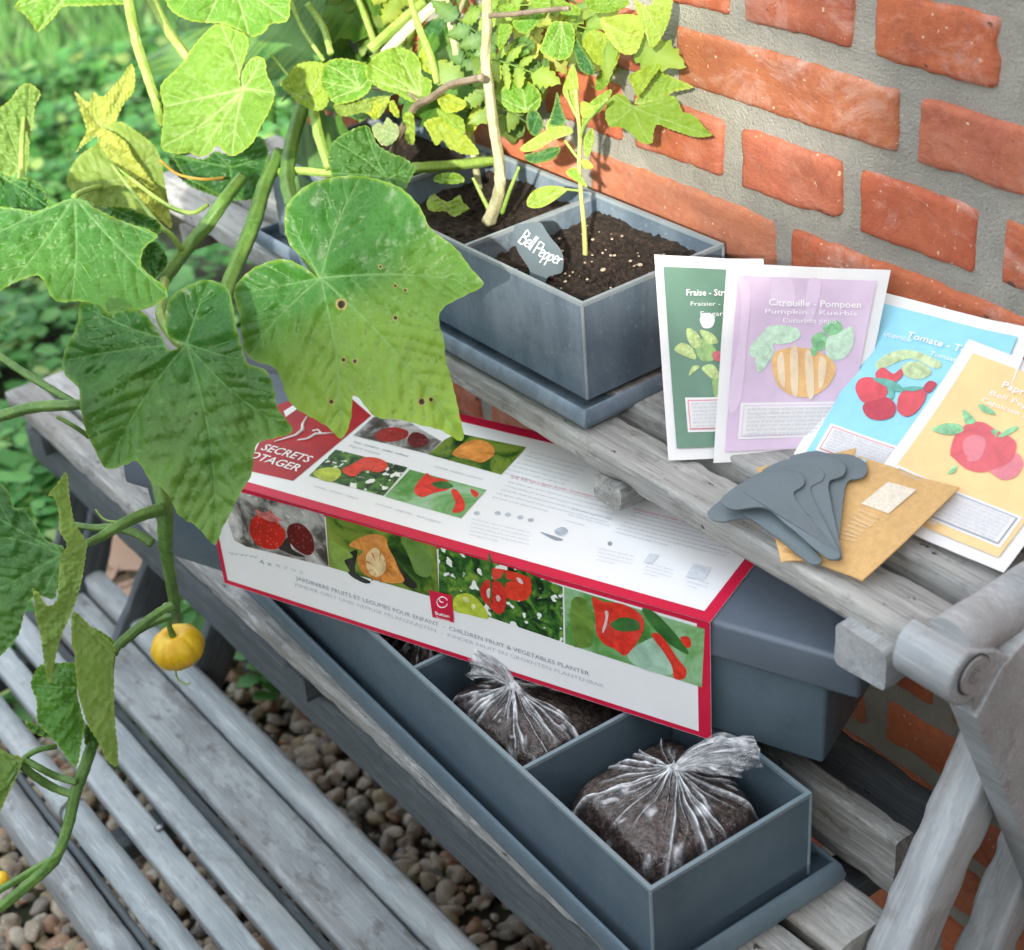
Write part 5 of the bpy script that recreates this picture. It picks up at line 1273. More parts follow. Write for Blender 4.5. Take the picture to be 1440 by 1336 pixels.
# L8 big leaf over the planter corner
L8 = [(400, 310), (404, 288), (430, 262), (468, 250), (510, 248), (560, 262), (590, 290), (606, 322), (640, 348), (662, 376), (681, 400), (655, 415), (625, 431), (617, 450), (625, 480), (627, 505), (636, 540), (645, 580), (651, 620), (620, 605), (590, 598), (560, 590), (528, 586), (505, 560), (496, 556), (493, 590), (480, 617), (460, 600), (420, 577), (405, 560), (395, 530), (385, 515), (357, 506), (343, 488), (338, 450), (328, 410), (345, 385), (370, 370), (400, 364), (428, 376), (448, 392), (436, 372), (412, 350), (402, 330)]
pl8 = PLd(451, 391, 1.130, V0 + (.0, -.05, .25))
leaf(sq, L8, (451, 391), [(680, 400), (650, 618), (480, 614), (350, 495), (332, 412), (505, 252), (408, 300)], pl8, LEAF_MID, spots=[(480, 428, 8), (483, 506, 4), (499, 508, 4), (466, 565, 4), (593, 565, 6), (606, 562, 4), (535, 375, 3), (570, 408, 3), (556, 402, 3), (556, 447, 4)], tint=1.0, tintdir=(.25, 1), wave=.009, quilt=.0034, seed=8)
# L7 big dark leaf
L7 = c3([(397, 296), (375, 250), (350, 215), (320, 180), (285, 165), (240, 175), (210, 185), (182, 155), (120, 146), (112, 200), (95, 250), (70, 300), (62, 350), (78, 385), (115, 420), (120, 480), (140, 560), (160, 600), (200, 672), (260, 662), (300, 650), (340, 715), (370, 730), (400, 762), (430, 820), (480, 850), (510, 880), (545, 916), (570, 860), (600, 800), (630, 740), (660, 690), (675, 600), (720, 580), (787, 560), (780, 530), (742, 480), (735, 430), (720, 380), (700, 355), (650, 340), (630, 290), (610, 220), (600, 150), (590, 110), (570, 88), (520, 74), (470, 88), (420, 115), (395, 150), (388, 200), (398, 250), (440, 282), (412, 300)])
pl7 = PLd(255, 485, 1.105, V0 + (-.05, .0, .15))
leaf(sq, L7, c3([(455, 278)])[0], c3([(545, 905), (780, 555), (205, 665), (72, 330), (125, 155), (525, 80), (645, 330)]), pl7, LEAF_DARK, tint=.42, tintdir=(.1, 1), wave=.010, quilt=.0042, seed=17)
# L3 left leaf
L3 = c1([(305, 828), (230, 850), (150, 880), (80, 870), (0, 862), (-90, 880), (-170, 960), (-190, 1080), (-120, 1200), (-40, 1230), (0, 1215), (60, 1180), (150, 1148), (190, 1180), (210, 1230), (250, 1260), (330, 1258), (400, 1280), (450, 1307), (520, 1280), (560, 1292), (620, 1286), (690, 1248), (701, 1232), (690, 1200), (640, 1160), (592, 1120), (585, 1080), (600, 1030), (640, 1000), (658, 985), (620, 960), (560, 940), (480, 910), (400, 870), (345, 838)])
leaf(sq, L3, (104, 277), c1([(698, 1235), (300, 1255), (40, 1195), (-170, 1050), (-60, 900), (650, 990)]), PLd(104, 277, 1.20, V0 + (-.1, .1, .3)), LEAF_MID, tint=.12, tintdir=(0, 1), wave=.009, quilt=.0028, seed=3, vw=1.25)
leaf(sq, c1([(-40, 700), (0, 712), (40, 752), (110, 740), (172, 780), (212, 870), (150, 884), (60, 872), (0, 864), (-60, 850)]), c1([(-30, 720)])[0], c1([(205, 868), (170, 790), (0, 850)]), PLd(30, 270, 1.24, V0 + (0, 0, .4)), LEAF_DARK, seed=4)
leaf(sq, c1([(340, 830), (420, 862), (520, 868), (600, 892), (660, 925), (672, 975), (640, 965), (560, 938), (470, 905), (400, 872)]), c1([(345, 835)])[0], c1([(660, 960)]), PLd(170, 300, 1.27, V0 + (0, 0, .2)), LEAF_DARK, seed=5)
# L1 bright leaf
L1 = c1([(1012, 372), (1000, 345), (1002, 300), (1035, 200), (1030, 150), (990, 128), (930, 104), (880, 115), (800, 200), (768, 250), (720, 300), (672, 360), (685, 450), (680, 520), (672, 622), (740, 645), (790, 640), (830, 657), (880, 640), (905, 607), (930, 630), (975, 652), (1050, 600), (1085, 530), (1120, 470), (1147, 388), (1115, 310), (1110, 262), (1090, 238), (1050, 244), (1012, 300), (1008, 345)])
leaf(sq, L1, c1([(1015, 372)])[0], c1([(680, 612), (830, 650), (690, 445), (970, 645), (925, 112), (1140, 388), (1090, 245)]), PLd(340, 125, 1.26, V0 + (0, .0, .15)), LEAF_LIGHT, tint=.1, wave=.008, seed=21, vw=1.1)
# L2 top leaf
leaf(sq, c1([(690, -60), (690, 0), (722, 52), (790, 85), (860, 94), (930, 100), (1000, 128), (1040, 157), (1100, 140), (1130, 100), (1200, 85), (1212, 0), (1210, -120), (1120, -260), (960, -320), (800, -240)]), c1([(950, -120)])[0], c1([(700, 0), (860, 92), (1040, 152), (1200, 80), (1150, -200), (820, -220)]), PLd(320, -20, 1.28, V0 + (.1, 0, .3)), LEAF_LIGHT, seed=22)
leaf(sq, c1([(60, 30), (100, -20), (180, -90), (320, -140), (460, -150), (560, -80), (545, 10), (440, 20), (340, 25), (260, 30), (225, 75), (160, 135), (135, 105), (95, 55)]), c1([(330, -60)])[0], c1([(160, 130), (75, 30), (520, 0), (180, -80)]), PLd(90, 0, 1.42, V0 + (.1, .1, .4)), LEAF_LIGHT, seed=23)
# L4 pale underside at the frame edge
leaf(sq, c1([(-60, 560), (-30, 480), (40, 420), (80, 368), (122, 350), (170, 390), (148, 445), (140, 500), (122, 600), (118, 690), (98, 735), (72, 722), (40, 737), (0, 700), (-50, 660)]), c1([(95, 715)])[0], c1([(125, 355), (0, 470), (160, 400), (-40, 600)]), PLd(30, 180, 1.34, V0 + (.3, .2, -.1)), LEAF_UNDER, seed=24, label='dull underside of a squash leaf')
# L5 curled yellow leaf, two flaps
leaf(sq, c1([(310, 378), (345, 410), (372, 425), (390, 383), (430, 402), (500, 332), (545, 268), (562, 300), (560, 380), (512, 440), (470, 532), (430, 542), (400, 572), (348, 605), (312, 642), (340, 585), (358, 540), (332, 450)]), c1([(430, 540)])[0], c1([(548, 280), (312, 385), (392, 390), (318, 635)]), PLd(140, 150, 1.40, V0 + (.3, .1, 0)), LEAF_UNDER, tint=.75, seed=25, label='yellowing curled squash leaf')
L5 = c1([(440, 538), (500, 508), (560, 540), (640, 602), (672, 680), (690, 780), (705, 860), (722, 955), (680, 932), (600, 892), (540, 872), (460, 862), (380, 852), (332, 822), (283, 770), (290, 718), (332, 650), (400, 600)])
leaf(sq, L5, c1([(540, 745)])[0], c1([(715, 945), (440, 545), (300, 760), (650, 640), (420, 850)]), PLd(160, 240, 1.38, V0 + (.15, .2, -.1)), LEAF_UNDER, tint=.22, seed=26, vw=1.2, label='olive underside of a squash leaf')
leaf(sq, c1([(400, 560), (440, 540), (520, 590), (560, 660), (640, 760), (690, 840), (716, 950), (660, 900), (600, 860), (560, 810), (510, 720), (440, 640)]), c1([(400, 562)])[0], c1([(716, 945)]), PLd(170, 240, 1.372, V0 + (.15, .2, -.1)), LEAF_UNDER, tint=.85, seed=27)
# L6 dark leaf below the bright one
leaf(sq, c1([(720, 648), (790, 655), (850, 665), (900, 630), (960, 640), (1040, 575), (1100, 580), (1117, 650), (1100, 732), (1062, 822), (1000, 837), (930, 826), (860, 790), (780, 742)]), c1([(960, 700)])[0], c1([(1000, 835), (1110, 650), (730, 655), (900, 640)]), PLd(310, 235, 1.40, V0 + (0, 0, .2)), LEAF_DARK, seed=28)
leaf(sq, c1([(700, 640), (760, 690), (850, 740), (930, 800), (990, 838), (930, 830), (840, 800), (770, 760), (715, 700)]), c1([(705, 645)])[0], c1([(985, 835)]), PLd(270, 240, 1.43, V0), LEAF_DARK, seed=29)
leaf(sq, c1([(585, 1085), (610, 1020), (650, 1010), (690, 1060), (700, 1110), (640, 1160), (600, 1125)]), c1([(660, 1150)])[0], c1([(610, 1030), (690, 1070)]), PLd(220, 360, 1.28, V0), LEAF_DARK, seed=30)
# leaf behind L8, and pair above it
leaf(sq, c9([(340, 890), (378, 822), (440, 780), (560, 738), (600, 790), (640, 850), (720, 900), (780, 922), (850, 988), (820, 1060), (800, 1110), (810, 1180), (850, 1260), (760, 1200), (690, 1100), (600, 1080), (480, 1080), (380, 1060), (345, 970)]), c9([(690, 1050)])[0], c9([(380, 830), (560, 745), (845, 990), (350, 1020), (840, 1240)]), PLd(500, 220, 1.20, V0 + (0, 0, .35)), LEAF_DARK, tint=.1, seed=31)
leaf(sq, c9([(60, 500), (110, 440), (150, 382), (230, 358), (330, 370), (352, 420), (330, 500), (342, 600), (290, 652), (200, 620), (120, 560)]), c9([(215, 590)])[0], c9([(65, 500), (160, 385), (335, 380), (290, 645)]), PLd(430, 120, 1.36, V0 + (0, 0, .2)), LEAF_LIGHT, tint=.4, seed=32)
leaf(sq, c9([(325, 375), (400, 343), (480, 353), (562, 380), (602, 450), (575, 540), (500, 592), (400, 612), (342, 570), (300, 470)]), c9([(530, 520)])[0], c9([(330, 380), (480, 357), (595, 450), (350, 590), (310, 480)]), PLd(480, 115, 1.34, V0 + (.1, 0, .2)), LEAF_LIGHT, seed=33)
leaf(sq, c9([(575, 375), (640, 308), (740, 278), (842, 310), (882, 370), (890, 440), (945, 475), (930, 560), (850, 602), (740, 552), (640, 520), (560, 450)]), c9([(880, 560)])[0], c9([(740, 285), (585, 380), (570, 470), (880, 380)]), PLd(560, 105, 1.33, V0 + (.1, 0, .2)), LEAF_LIGHT, tint=.2, seed=34)
leaf(sq, c9([(375, 615), (480, 590), (560, 580), (700, 560), (690, 620), (640, 690), (600, 702), (560, 660), (420, 682)]), c9([(700, 565)])[0], c9([(385, 640), (610, 695)]), PLd(500, 152, 1.35, V0), LEAF_UNDER, tint=.3, seed=35)
# lower left leaves
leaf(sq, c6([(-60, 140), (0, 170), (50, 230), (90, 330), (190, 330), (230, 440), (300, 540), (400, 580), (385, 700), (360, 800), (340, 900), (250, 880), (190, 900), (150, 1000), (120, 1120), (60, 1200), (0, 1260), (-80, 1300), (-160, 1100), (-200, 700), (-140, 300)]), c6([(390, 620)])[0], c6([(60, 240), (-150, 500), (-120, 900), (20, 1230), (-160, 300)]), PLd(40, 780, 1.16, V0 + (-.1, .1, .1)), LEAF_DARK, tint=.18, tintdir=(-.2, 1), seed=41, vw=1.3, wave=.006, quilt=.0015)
leaf(sq, c6([(410, 110), (430, 170), (440, 300), (470, 420), (545, 540), (540, 600), (500, 820), (440, 1000), (390, 1120), (350, 1260), (320, 1400), (300, 1420), (270, 1260), (250, 1120), (220, 1000), (210, 900), (195, 830), (240, 860), (300, 940), (360, 900), (370, 780), (380, 640), (420, 560), (370, 470), (370, 380), (340, 270), (300, 250), (350, 190)]), c6([(545, 535)])[0], c6([(415, 120), (310, 1400), (205, 850)]), PLd(100, 760, 1.12, V0 + (.25, .3, -.1)), LEAF_UNDER, seed=42, tint=.1, label='squash leaf seen almost edge on')
leaf(sq, c8([(290, 0), (360, 60), (440, 128), (446, 200), (450, 350), (455, 450), (466, 600), (430, 592), (400, 540), (352, 462), (312, 345), (300, 250), (288, 120)]), c8([(440, 165)])[0], c8([(462, 598), (300, 20)]), PLd(130, 960, 1.22, V0 + (.3, .2, -.1)), LEAF_UNDER, seed=43, tint=.12)
leaf(sq, c8([(160, 212), (230, 198), (322, 212), (305, 300), (322, 400), (332, 452), (320, 540), (300, 612), (270, 580), (232, 530), (190, 480), (148, 430), (143, 350), (122, 290), (135, 240)]), c8([(325, 300)])[0], c8([(298, 605), (130, 290), (230, 205), (160, 430)]), PLd(80, 1000, 1.25, V0 + (0, 0, .1)), LEAF_MID, seed=44, tint=.1)
leaf(sq, c8([(-60, 520), (0, 540), (40, 565), (85, 580), (70, 640), (30, 720), (0, 785), (-60, 860), (-120, 700)]), c8([(82, 590)])[0], c8([(-50, 840), (-100, 600), (0, 545)]), PLd(5, 1090, 1.24, V0 + (.1, .1, 0)), LEAF_UNDER, seed=45)
leaf(sq, c8([(340, 450), (385, 455), (392, 520), (365, 548), (335, 520)]), c8([(372, 540)])[0], c8([(350, 455)]), PLd(125, 1035, 1.27, V0), LEAF_DARK, seed=46)
leaf(sq, c8([(100, 430), (150, 450), (215, 485), (200, 500), (150, 490), (110, 460)]), c8([(210, 490)])[0], c8([(100, 432)]), PLd(55, 1028, 1.30, V0), LEAF_MID, seed=47)
leaf(sq, c6([(455, 1000), (520, 1060), (640, 1110), (720, 1170), (700, 1230), (600, 1240), (500, 1260), (455, 1180)]), c6([(715, 1200)])[0], c6([(460, 1010), (500, 1250)]), PLd(130, 900, 1.30, V0), LEAF_MID, seed=48)
# stems
S = lambda pts, r, m=STEM_G, **k: stem(sq, pts, r, m, **k)
S([(222, 670, 1.19), (232, 720, 1.19), (233, 770, 1.20), (240, 812, 1.22), (247, 860, 1.26), (250, 872, 1.30)], [.0060, .0058, .0046, .004, .0028], hairs=160)
S([(228, 716, 1.18), (200, 724, 1.17), (170, 738, 1.16), (140, 756, 1.15), (122, 764, 1.13)], [.0048, .0042, .0036, .0026], hairs=90)
S([(105, 738, 1.2), (130, 742, 1.2), (160, 742, 1.2), (190, 750, 1.2), (215, 765, 1.2)], [.0022, .0030, .0034], hairs=40)
S([(245, 850, 1.24), (225, 860, 1.24), (195, 882, 1.235), (168, 905, 1.23), (160, 920, 1.225)], [.0032, .0034, .0030], hairs=60)
S([(250, 865, 1.27), (225, 872, 1.27), (198, 885, 1.26), (170, 908, 1.24)], [.0026, .0028, .0024])
S([(160, 912, 1.225), (156, 950, 1.23), (158, 1000, 1.24), (160, 1030, 1.25)], [.0024, .002, .0014], STEM_L)
S([(132, 1040, 1.27), (118, 1082, 1.27), (106, 1115, 1.27), (96, 1160, 1.27), (82, 1200, 1.27), (70, 1218, 1.28), (40, 1244, 1.29), (0, 1276, 1.30), (-40, 1300, 1.3)], [.0046, .0046, .0040, .0044, .004], hairs=200)
S([(76, 1208, 1.28), (50, 1222, 1.29), (20, 1240, 1.30), (-20, 1262, 1.31)], [.003, .0028])
S([(30, 1076, 1.25), (50, 1092, 1.26), (76, 1108, 1.27), (104, 1118, 1.27)], [.0030, .0034, .003], hairs=40)
S([(34, 1068, 1.25), (56, 1080, 1.25), (80, 1092, 1.26), (108, 1100, 1.26)], [.0026, .0028])
S([(78, 1050, 1.26), (55, 1054, 1.25), (35, 1066, 1.25), (18, 1090, 1.24), (8, 1110, 1.24)], [.0024, .0024, .002])
S([(-30, 592, 1.2), (10, 582, 1.2), (50, 572, 1.19), (108, 569, 1.18), (140, 566, 1.2)], [.0044, .0042, .0036], hairs=90)
S([(-20, 490, 1.24), (0, 502, 1.24), (40, 528, 1.23), (80, 552, 1.22), (118, 574, 1.21)], [.0028, .0030, .0026], hairs=40)
S([(80, 586, 1.24), (105, 600, 1.24), (125, 614, 1.25)], [.0016, .002])
S([(170, -60, 1.34), (184, 20, 1.30), (192, 60, 1.30), (205, 100, 1.29), (218, 140, 1.28), (228, 175, 1.30)], [.0040, .0040, .0034], STEM_L, hairs=60)
S([(205, -20, 1.36), (228, 30, 1.36), (255, 70, 1.35), (300, 130, 1.36)], [.0044, .0042, .004], STEM_L, hairs=60)
S([(340, 250, 1.36), (316, 280, 1.33), (290, 318, 1.33), (262, 350, 1.33), (236, 385, 1.30), (205, 425, 1.28)], [.0052, .0056, .005], hairs=60)
S([(392, 215, 1.41), (372, 262, 1.38), (358, 310, 1.34), (340, 355, 1.32), (322, 400, 1.28), (308, 440, 1.24)], [.0060, .0064, .0058], hairs=100)
S([(432, 130, 1.42), (412, 195, 1.41), (404, 250, 1.38), (412, 290, 1.30), (425, 315, 1.26)], [.006, .0064, .005], STEM_G, hairs=60)
S([(438, 140, 1.385), (448, 190, 1.37), (462, 235, 1.34)], [.0042, .0044, .0034], STEM_L)
S([(255, 350, 1.32), (240, 330, 1.31), (222, 315, 1.31), (190, 275, 1.33), (156, 230, 1.36)], [.0024, .0022, .0012], STEM_L)
S([(155, 230, 1.365), (185, 252, 1.35), (215, 275, 1.34), (245, 294, 1.34), (272, 299, 1.34), (292, 288, 1.35)], [.0012, .0018, .002, .0018], STEM_L)
S([(225, 225, 1.35), (250, 245, 1.36), (285, 252, 1.36), (315, 250, 1.38)], [.001, .0012, .0012], flat('orange_tendril', (.55, .32, .06), .5))
S([(104, 277, 1.205), (120, 268, 1.25), (150, 262, 1.42), (200, 262, 1.45)], [.0022, .0026], STEM_L)
S([(30, 245, 1.3), (31, 200, 1.32), (34, 160, 1.34)], [.0026, .0014], STEM_L)
S([(30, 240, 1.3), (28, 262, 1.29), (22, 300, 1.26)], [.0026, .003], STEM_L)
S([(258, 488, 1.13), (240, 470, 1.16), (225, 440, 1.22), (232, 390, 1.30)], [.0034, .0036], STEM_L)
S([(451, 391, 1.135), (440, 376, 1.16), (425, 350, 1.22), (415, 300, 1.28)], [.003, .0036], STEM_G)
S([(380, 243, 1.40), (420, 240, 1.39), (460, 243, 1.38), (500, 243, 1.4)], [.0034, .0034], STEM_L)
S([(580, 236, 1.37), (640, 232, 1.38), (700, 224, 1.40)], [.0046, .0044], STEM_L)
S([(640, -30, 1.42), (610, 8, 1.42), (575, 40, 1.42), (540, 76, 1.42)], [.004, .0042], stem_m := m_stem('pale_sunlit_stem', (.50, .55, .34), (.66, .70, .48)))  # pale copy of the stem green, sunlight put into its colour
S([(640, -40, 1.46), (600, 0, 1.46), (570, 25, 1.45), (520, 70, 1.44)], [.0044, .0044], STEM_L)
S([(497, -10, 1.48), (512, 20, 1.48), (540, 100, 1.46)], [.0034, .0026], STEM_L)
S([(405, -10, 1.40), (425, 40, 1.40), (455, 85, 1.38)], [.002, .0018], STEM_L)
S([(432, 5, 1.42), (455, 40, 1.42), (465, 75, 1.4)], [.003, .0028], STEM_L)
S([(380, 75, 1.4), (400, 100, 1.4), (420, 125, 1.38)], [.0012, .0012], STEM_L)
def tendril(pts, n_coil=0):
    S(pts, [.0011, .0006], STEM_L, k=6, sub=5)
tendril([(234, 860, 1.28), (230, 850, 1.28), (245, 848, 1.28)]); tendril([(190, 735, 1.2), (150, 732, 1.21), (134, 716, 1.21)])
# fruit
def fruit(u, v, d, r, label_, squash=.74, seed=0, sd=-25):
    c = dep(u, v, d); NA, NB = 72, 26; V = []; up = np.array([-.05, -.12, 1.0]); up /= np.linalg.norm(up); ax = np.cross(up, [1, 0, 0]); ax /= np.linalg.norm(ax); ay = np.cross(up, ax)
    for j in range(NB + 1):
        ph = math.pi * j / NB
        for i in range(NA):
            th = 2 * math.pi * i / NA; rib = 1 - .085 * (1 - abs(math.sin(th * 5))) ** 2.0 * math.sin(ph) ** .5
            rr = r * math.sin(ph) ** .86 * rib if 0 < j < NB else 0
            z = r * squash * math.cos(ph) * (1 + 0) - r * .24 * math.exp(-(rr / (r * .30)) ** 2) * (1 if math.cos(ph) > 0 else -.6)
            V.append(c + ax * rr * math.cos(th) + ay * rr * math.sin(th) + up * z)
    Fc = [(j * NA + i, j * NA + (i + 1) % NA, (j + 1) * NA + (i + 1) % NA, (j + 1) * NA + i) for j in range(NB) for i in range(NA)]
    fr = mk('fruit', V, [f[::-1] for f in Fc], YEL, sq, True)
    mb = MB(); mb.tube(smoothpath([c + up * r * squash * .60, c + up * r * .95, c + up * r * 1.3 + ax * r * .1], 4), [r * .20, r * .13, r * .13, r * .11, r * .10, r * .1, r * .1, r * .1, r * .1], 10); mb.build('stalk', STEM_G, fr, True); return fr
m, nt, bs = mat('yellow_squash_skin'); n = noise_(nt, coords(nt), 60, 4)
nt.links.new(ramp(nt, n, [(.35, (.80, .42, .008)), (.65, (.86, .56, .02))]), bs.inputs['Base Color']); bs.inputs['Roughness'].default_value = .42; bump(nt, bs, noise_(nt, coords(nt), 300, 4, .6), .35, .001); YEL = m
fruit(250, 910, 1.36, .0228, '')
fruit(-2, 1238, 1.33, .0085, '')
mb = MB(); q = dep(250, 955, 1.36); 
mb.tube(smoothpath([q + np.array([0, 0, .01]), q, q + np.array([.006, .004, -.004]), q + np.array([.010, .006, -.001])], 4), .0008, 6); mb.build('dried_blossom', STEM_L, sq)

# ================================================================== tomato plant in the upper planter
def YP(y, n=None): return Plane((0, y, 0), (0, -1, 0)) if n is None else None
tm = thing('tomato_plant', on(690, 312, 2, URZ - .025), 'tall tomato plant with a pale woody stem and jagged sunlit leaves', 'tomato plant')
PY = Plane((0, -.095, 0), (0.05, -1, 0)); PYb = Plane((0, -.06, 0), (0, -1, 0)); PYf = Plane((0, -.125, 0), (0, -1, 0))
def ST(pts, r, m=STEM_W, pl=PY, par=tm, **k): return stem(par, [(x, y, pl) for x, y in pts], r, m, **k)
ST([(687, 312), (702, 270), (702, 230), (694, 180), (688, 130), (683, 80), (685, 20), (683, -60), (680, -140)], [.0058, .0046, .0042, .0042, .0040, .0038, .0036, .003], m_stem('cream_stem', (.34, .33, .18), (.50, .48, .30)), hairs=120)
ST(c9([(1240, 1190), (1200, 950), (1155, 660), (1130, 480), (1100, 350), (1070, 180), (1030, 0), (1000, -120)]), [.0030, .003, .0034, .003], m_stem('pale_stem', (.36, .38, .20), (.50, .50, .30)), PYb)
ST(c9([(1145, -20), (1115, 60), (1085, 140)]), [.002, .0022], STEM_W, PYb)
ST(c9([(1245, 455), (1150, 475), (1050, 500), (950, 572), (860, 620), (785, 740), (720, 880), (688, 1035)]), [.003, .0028, .0032, .003, .0022], STEM_P, PYf)
ST(c9([(980, 490), (945, 340), (880, 180), (835, 40), (815, -60)]), [.0026, .003, .0026, .002], STEM_L, PY)
ST(c9([(870, 590), (800, 545), (700, 530), (600, 520)]), [.0016, .0012], STEM_P, PYf)
ST([(683, 22), (720, 20), (770, 14), (800, 12)], [.0022, .0018], STEM_P, PY)
ST(c9([(1300, 380), (1420, 340), (1520, 300)]), [.003, .002], STEM_G, PYb)
ST([(706, 300), (716, 270), (722, 255), (730, 235)], [.0018, .0012], STEM_L)
ST([(690, 300), (675, 270), (665, 250)], [.002, .0012], STEM_L)
NT = [np.array([.35, -.75, .55]), np.array([.6, -.55, .6]), np.array([.5, -.6, .62]), np.array([.2, -.8, .55])]
def TL_(pts, base, tips, y, m, seed, par=tm, **k):
    b = np.array(base); o = on(b[0], b[1], 1, y); leaf(par, pts, base, tips, Plane(o, NT[seed % 4] + V0 * .3), m, seed=seed, wave=k.pop('wave', .004), quilt=.0010, ser=k.pop('ser', 1.0), vw=k.pop('vw', .75), **k)
TL_(c9([(900, 722), (960, 690), (1030, 700), (1120, 760), (1200, 850), (1225, 905), (1130, 902), (1080, 880), (1050, 872), (1010, 822), (985, 852), (960, 840), (930, 780)]), c9([(1000, 735)])[0], c9([(1220, 900), (960, 835), (1050, 868)]), -.12, TOM_LEAF, 61, tint=.7)
TL_(c9([(985, 560), (1050, 552), (1100, 570), (1152, 602), (1130, 642), (1040, 662), (985, 610)]), c9([(1000, 580)])[0], c9([(1150, 605), (1050, 655)]), -.12, TOM_LEAF, 62, tint=.8)
TL_(c9([(980, 640), (1050, 660), (1130, 700), (1140, 790), (1060, 740), (1000, 700)]), c9([(985, 645)])[0], c9([(1135, 785)]), -.115, TOM_LEAF, 63, tint=.4)
TL_(c9([(600, 742), (640, 718), (660, 740), (688, 690), (720, 720), (752, 742), (752, 800), (700, 852), (650, 850), (630, 820), (610, 800)]), c9([(745, 800)])[0], c9([(605, 745), (655, 848), (690, 695)]), -.13, m_leaf('pale_tomato_leaf', (.22, .34, .12), (.34, .44, .2), (.5, .55, .35), (.5, .5, .25), .3), 64)
TL_(c9([(540, 642), (600, 602), (692, 575), (685, 622), (622, 702), (592, 682), (560, 668)]), c9([(690, 580)])[0], c9([(545, 645), (620, 695)]), -.13, TOM_LEAF, 65, tint=.9)
TL_(c9([(700, 600), (725, 590), (755, 650), (750, 690), (715, 660), (698, 640)]), c9([(710, 598)])[0], c9([(748, 685)]), -.13, TOM_LEAF, 66, tint=.8)
TL_(c9([(775, 690), (810, 655), (845, 690), (850, 830), (820, 850), (790, 800), (800, 740)]), c9([(810, 665)])[0], c9([(820, 845)]), -.13, TOM_LEAF, 67, tint=.5)
TL_(c9([(868, 332), (912, 240), (942, 262), (965, 380), (952, 432), (890, 402)]), c9([(960, 420)])[0], c9([(912, 250), (880, 350)]), -.10, TOM_LEAF, 68, tint=.7)
TL_(c9([(962, 362), (1042, 352), (1022, 400), (1060, 420), (1100, 440), (1090, 480), (1020, 500), (985, 460), (962, 410)]), c9([(975, 470)])[0], c9([(1038, 357), (1095, 450)]), -.10, TOM_LEAF, 69, tint=.8)
TL_(c9([(1150, 795), (1165, 690), (1210, 618), (1252, 650), (1222, 730), (1172, 802)]), c9([(1160, 790)])[0], c9([(1215, 625)]), -.09, TOM_LEAF, 70, tint=.8)
TL_(c9([(900, 152), (1000, 100), (1100, 108), (1142, 200), (1132, 380), (1090, 420), (1040, 402), (960, 330), (900, 232)]), c9([(1100, 380)])[0], c9([(905, 170), (1100, 115), (960, 320)]), -.03, TOM_DARK, 71)
TL_(c9([(956, 1050), (1000, 1018), (1100, 1018), (1142, 1062), (1080, 1082), (1000, 1076)]), c9([(1140, 1060)])[0], c9([(960, 1050)]), -.12, TOM_LEAF, 72, tint=.2)
TL_(c9([(918, 1180), (960, 1138), (1000, 1165), (1050, 1180), (1110, 1148), (1130, 1185), (1172, 1222), (1130, 1250), (1080, 1272), (1030, 1240), (980, 1242), (930, 1232)]), c9([(930, 1150)])[0], c9([(1168, 1222), (1110, 1155), (1080, 1268)]), -.13, PEP_LEAF, 73, tint=.1)
ce = lambda p: Z(700, 0, 4.453, p)
TL_(ce([(268, 312), (325, 150), (400, 130), (470, 160), (482, 250), (452, 352), (380, 377), (300, 342)]), ce([(395, 140)])[0], ce([(300, 335), (440, 345), (380, 372)]), -.09, LEAF_LIGHT, 74)
TL_(ce([(470, 130), (500, 250), (560, 350), (612, 430), (590, 472), (520, 442), (482, 350), (460, 240)]), ce([(475, 140)])[0], ce([(600, 460)]), -.08, TOM_DARK, 75)
TL_(ce([(95, 135), (180, 90), (292, 66), (272, 130), (180, 212), (120, 192)]), ce([(290, 70)])[0], ce([(110, 150), (180, 205)]), -.08, TOM_LEAF, 76)
TL_(ce([(-5, 605), (60, 522), (150, 498), (232, 540), (272, 602), (250, 682), (180, 702), (90, 702), (30, 652)]), ce([(180, 690)])[0], ce([(0, 605), (150, 505), (265, 610)]), -.075, LEAF_LIGHT, 77)
TL_(ce([(530, 250), (600, 188), (700, 230), (762, 300), (742, 400), (690, 420), (620, 402), (560, 350)]), ce([(600, 200)])[0], ce([(700, 415), (745, 330)]), -.06, TOM_LEAF, 78, tint=.6)
TL_(ce([(640, 122), (760, 90), (880, 100), (920, 180), (900, 260), (860, 330), (780, 332), (700, 250)]), ce([(660, 140)])[0], ce([(890, 240), (780, 325)]), -.07, PEP_LEAF, 79, tint=.3)
TL_(ce([(860, 0), (940, 40), (1000, -30), (1090, -60), (1082, 100), (1022, 242), (960, 300), (920, 200), (880, 100)]), ce([(900, 10)])[0], ce([(1020, 235), (1080, 20), (950, 290)]), -.06, PEP_LEAF, 80, tint=.2)
TL_(ce([(818, 472), (900, 432), (992, 393), (1020, 420), (960, 500), (880, 600), (850, 560)]), ce([(990, 400)])[0], ce([(860, 580)]), -.05, TOM_LEAF, 81, tint=.5)
TL_(ce([(1000, 430), (1060, 462), (1130, 500), (1222, 545), (1150, 565), (1090, 582), (1000, 642), (880, 655), (860, 630), (930, 540)]), ce([(870, 650)])[0], ce([(1215, 545), (1010, 440)]), -.05, PEP_LEAF, 82)
T1 = ce([(676, 745), (688, 640), (742, 588), (800, 600), (850, 660), (950, 640), (1050, 600), (1112, 608), (1140, 660), (1162, 702), (1210, 712), (1252, 742), (1300, 800), (1348, 846), (1290, 862), (1200, 850), (1080, 812), (1000, 780), (975, 830), (966, 897), (900, 895), (850, 852), (800, 812), (742, 795), (705, 800)])
TL_(T1, ce([(845, 672)])[0], ce([(1340, 848), (950, 890), (695, 785), (1110, 615), (735, 595)]), -.055, TOM_LEAF, 83, tint=.25, wave=.003)
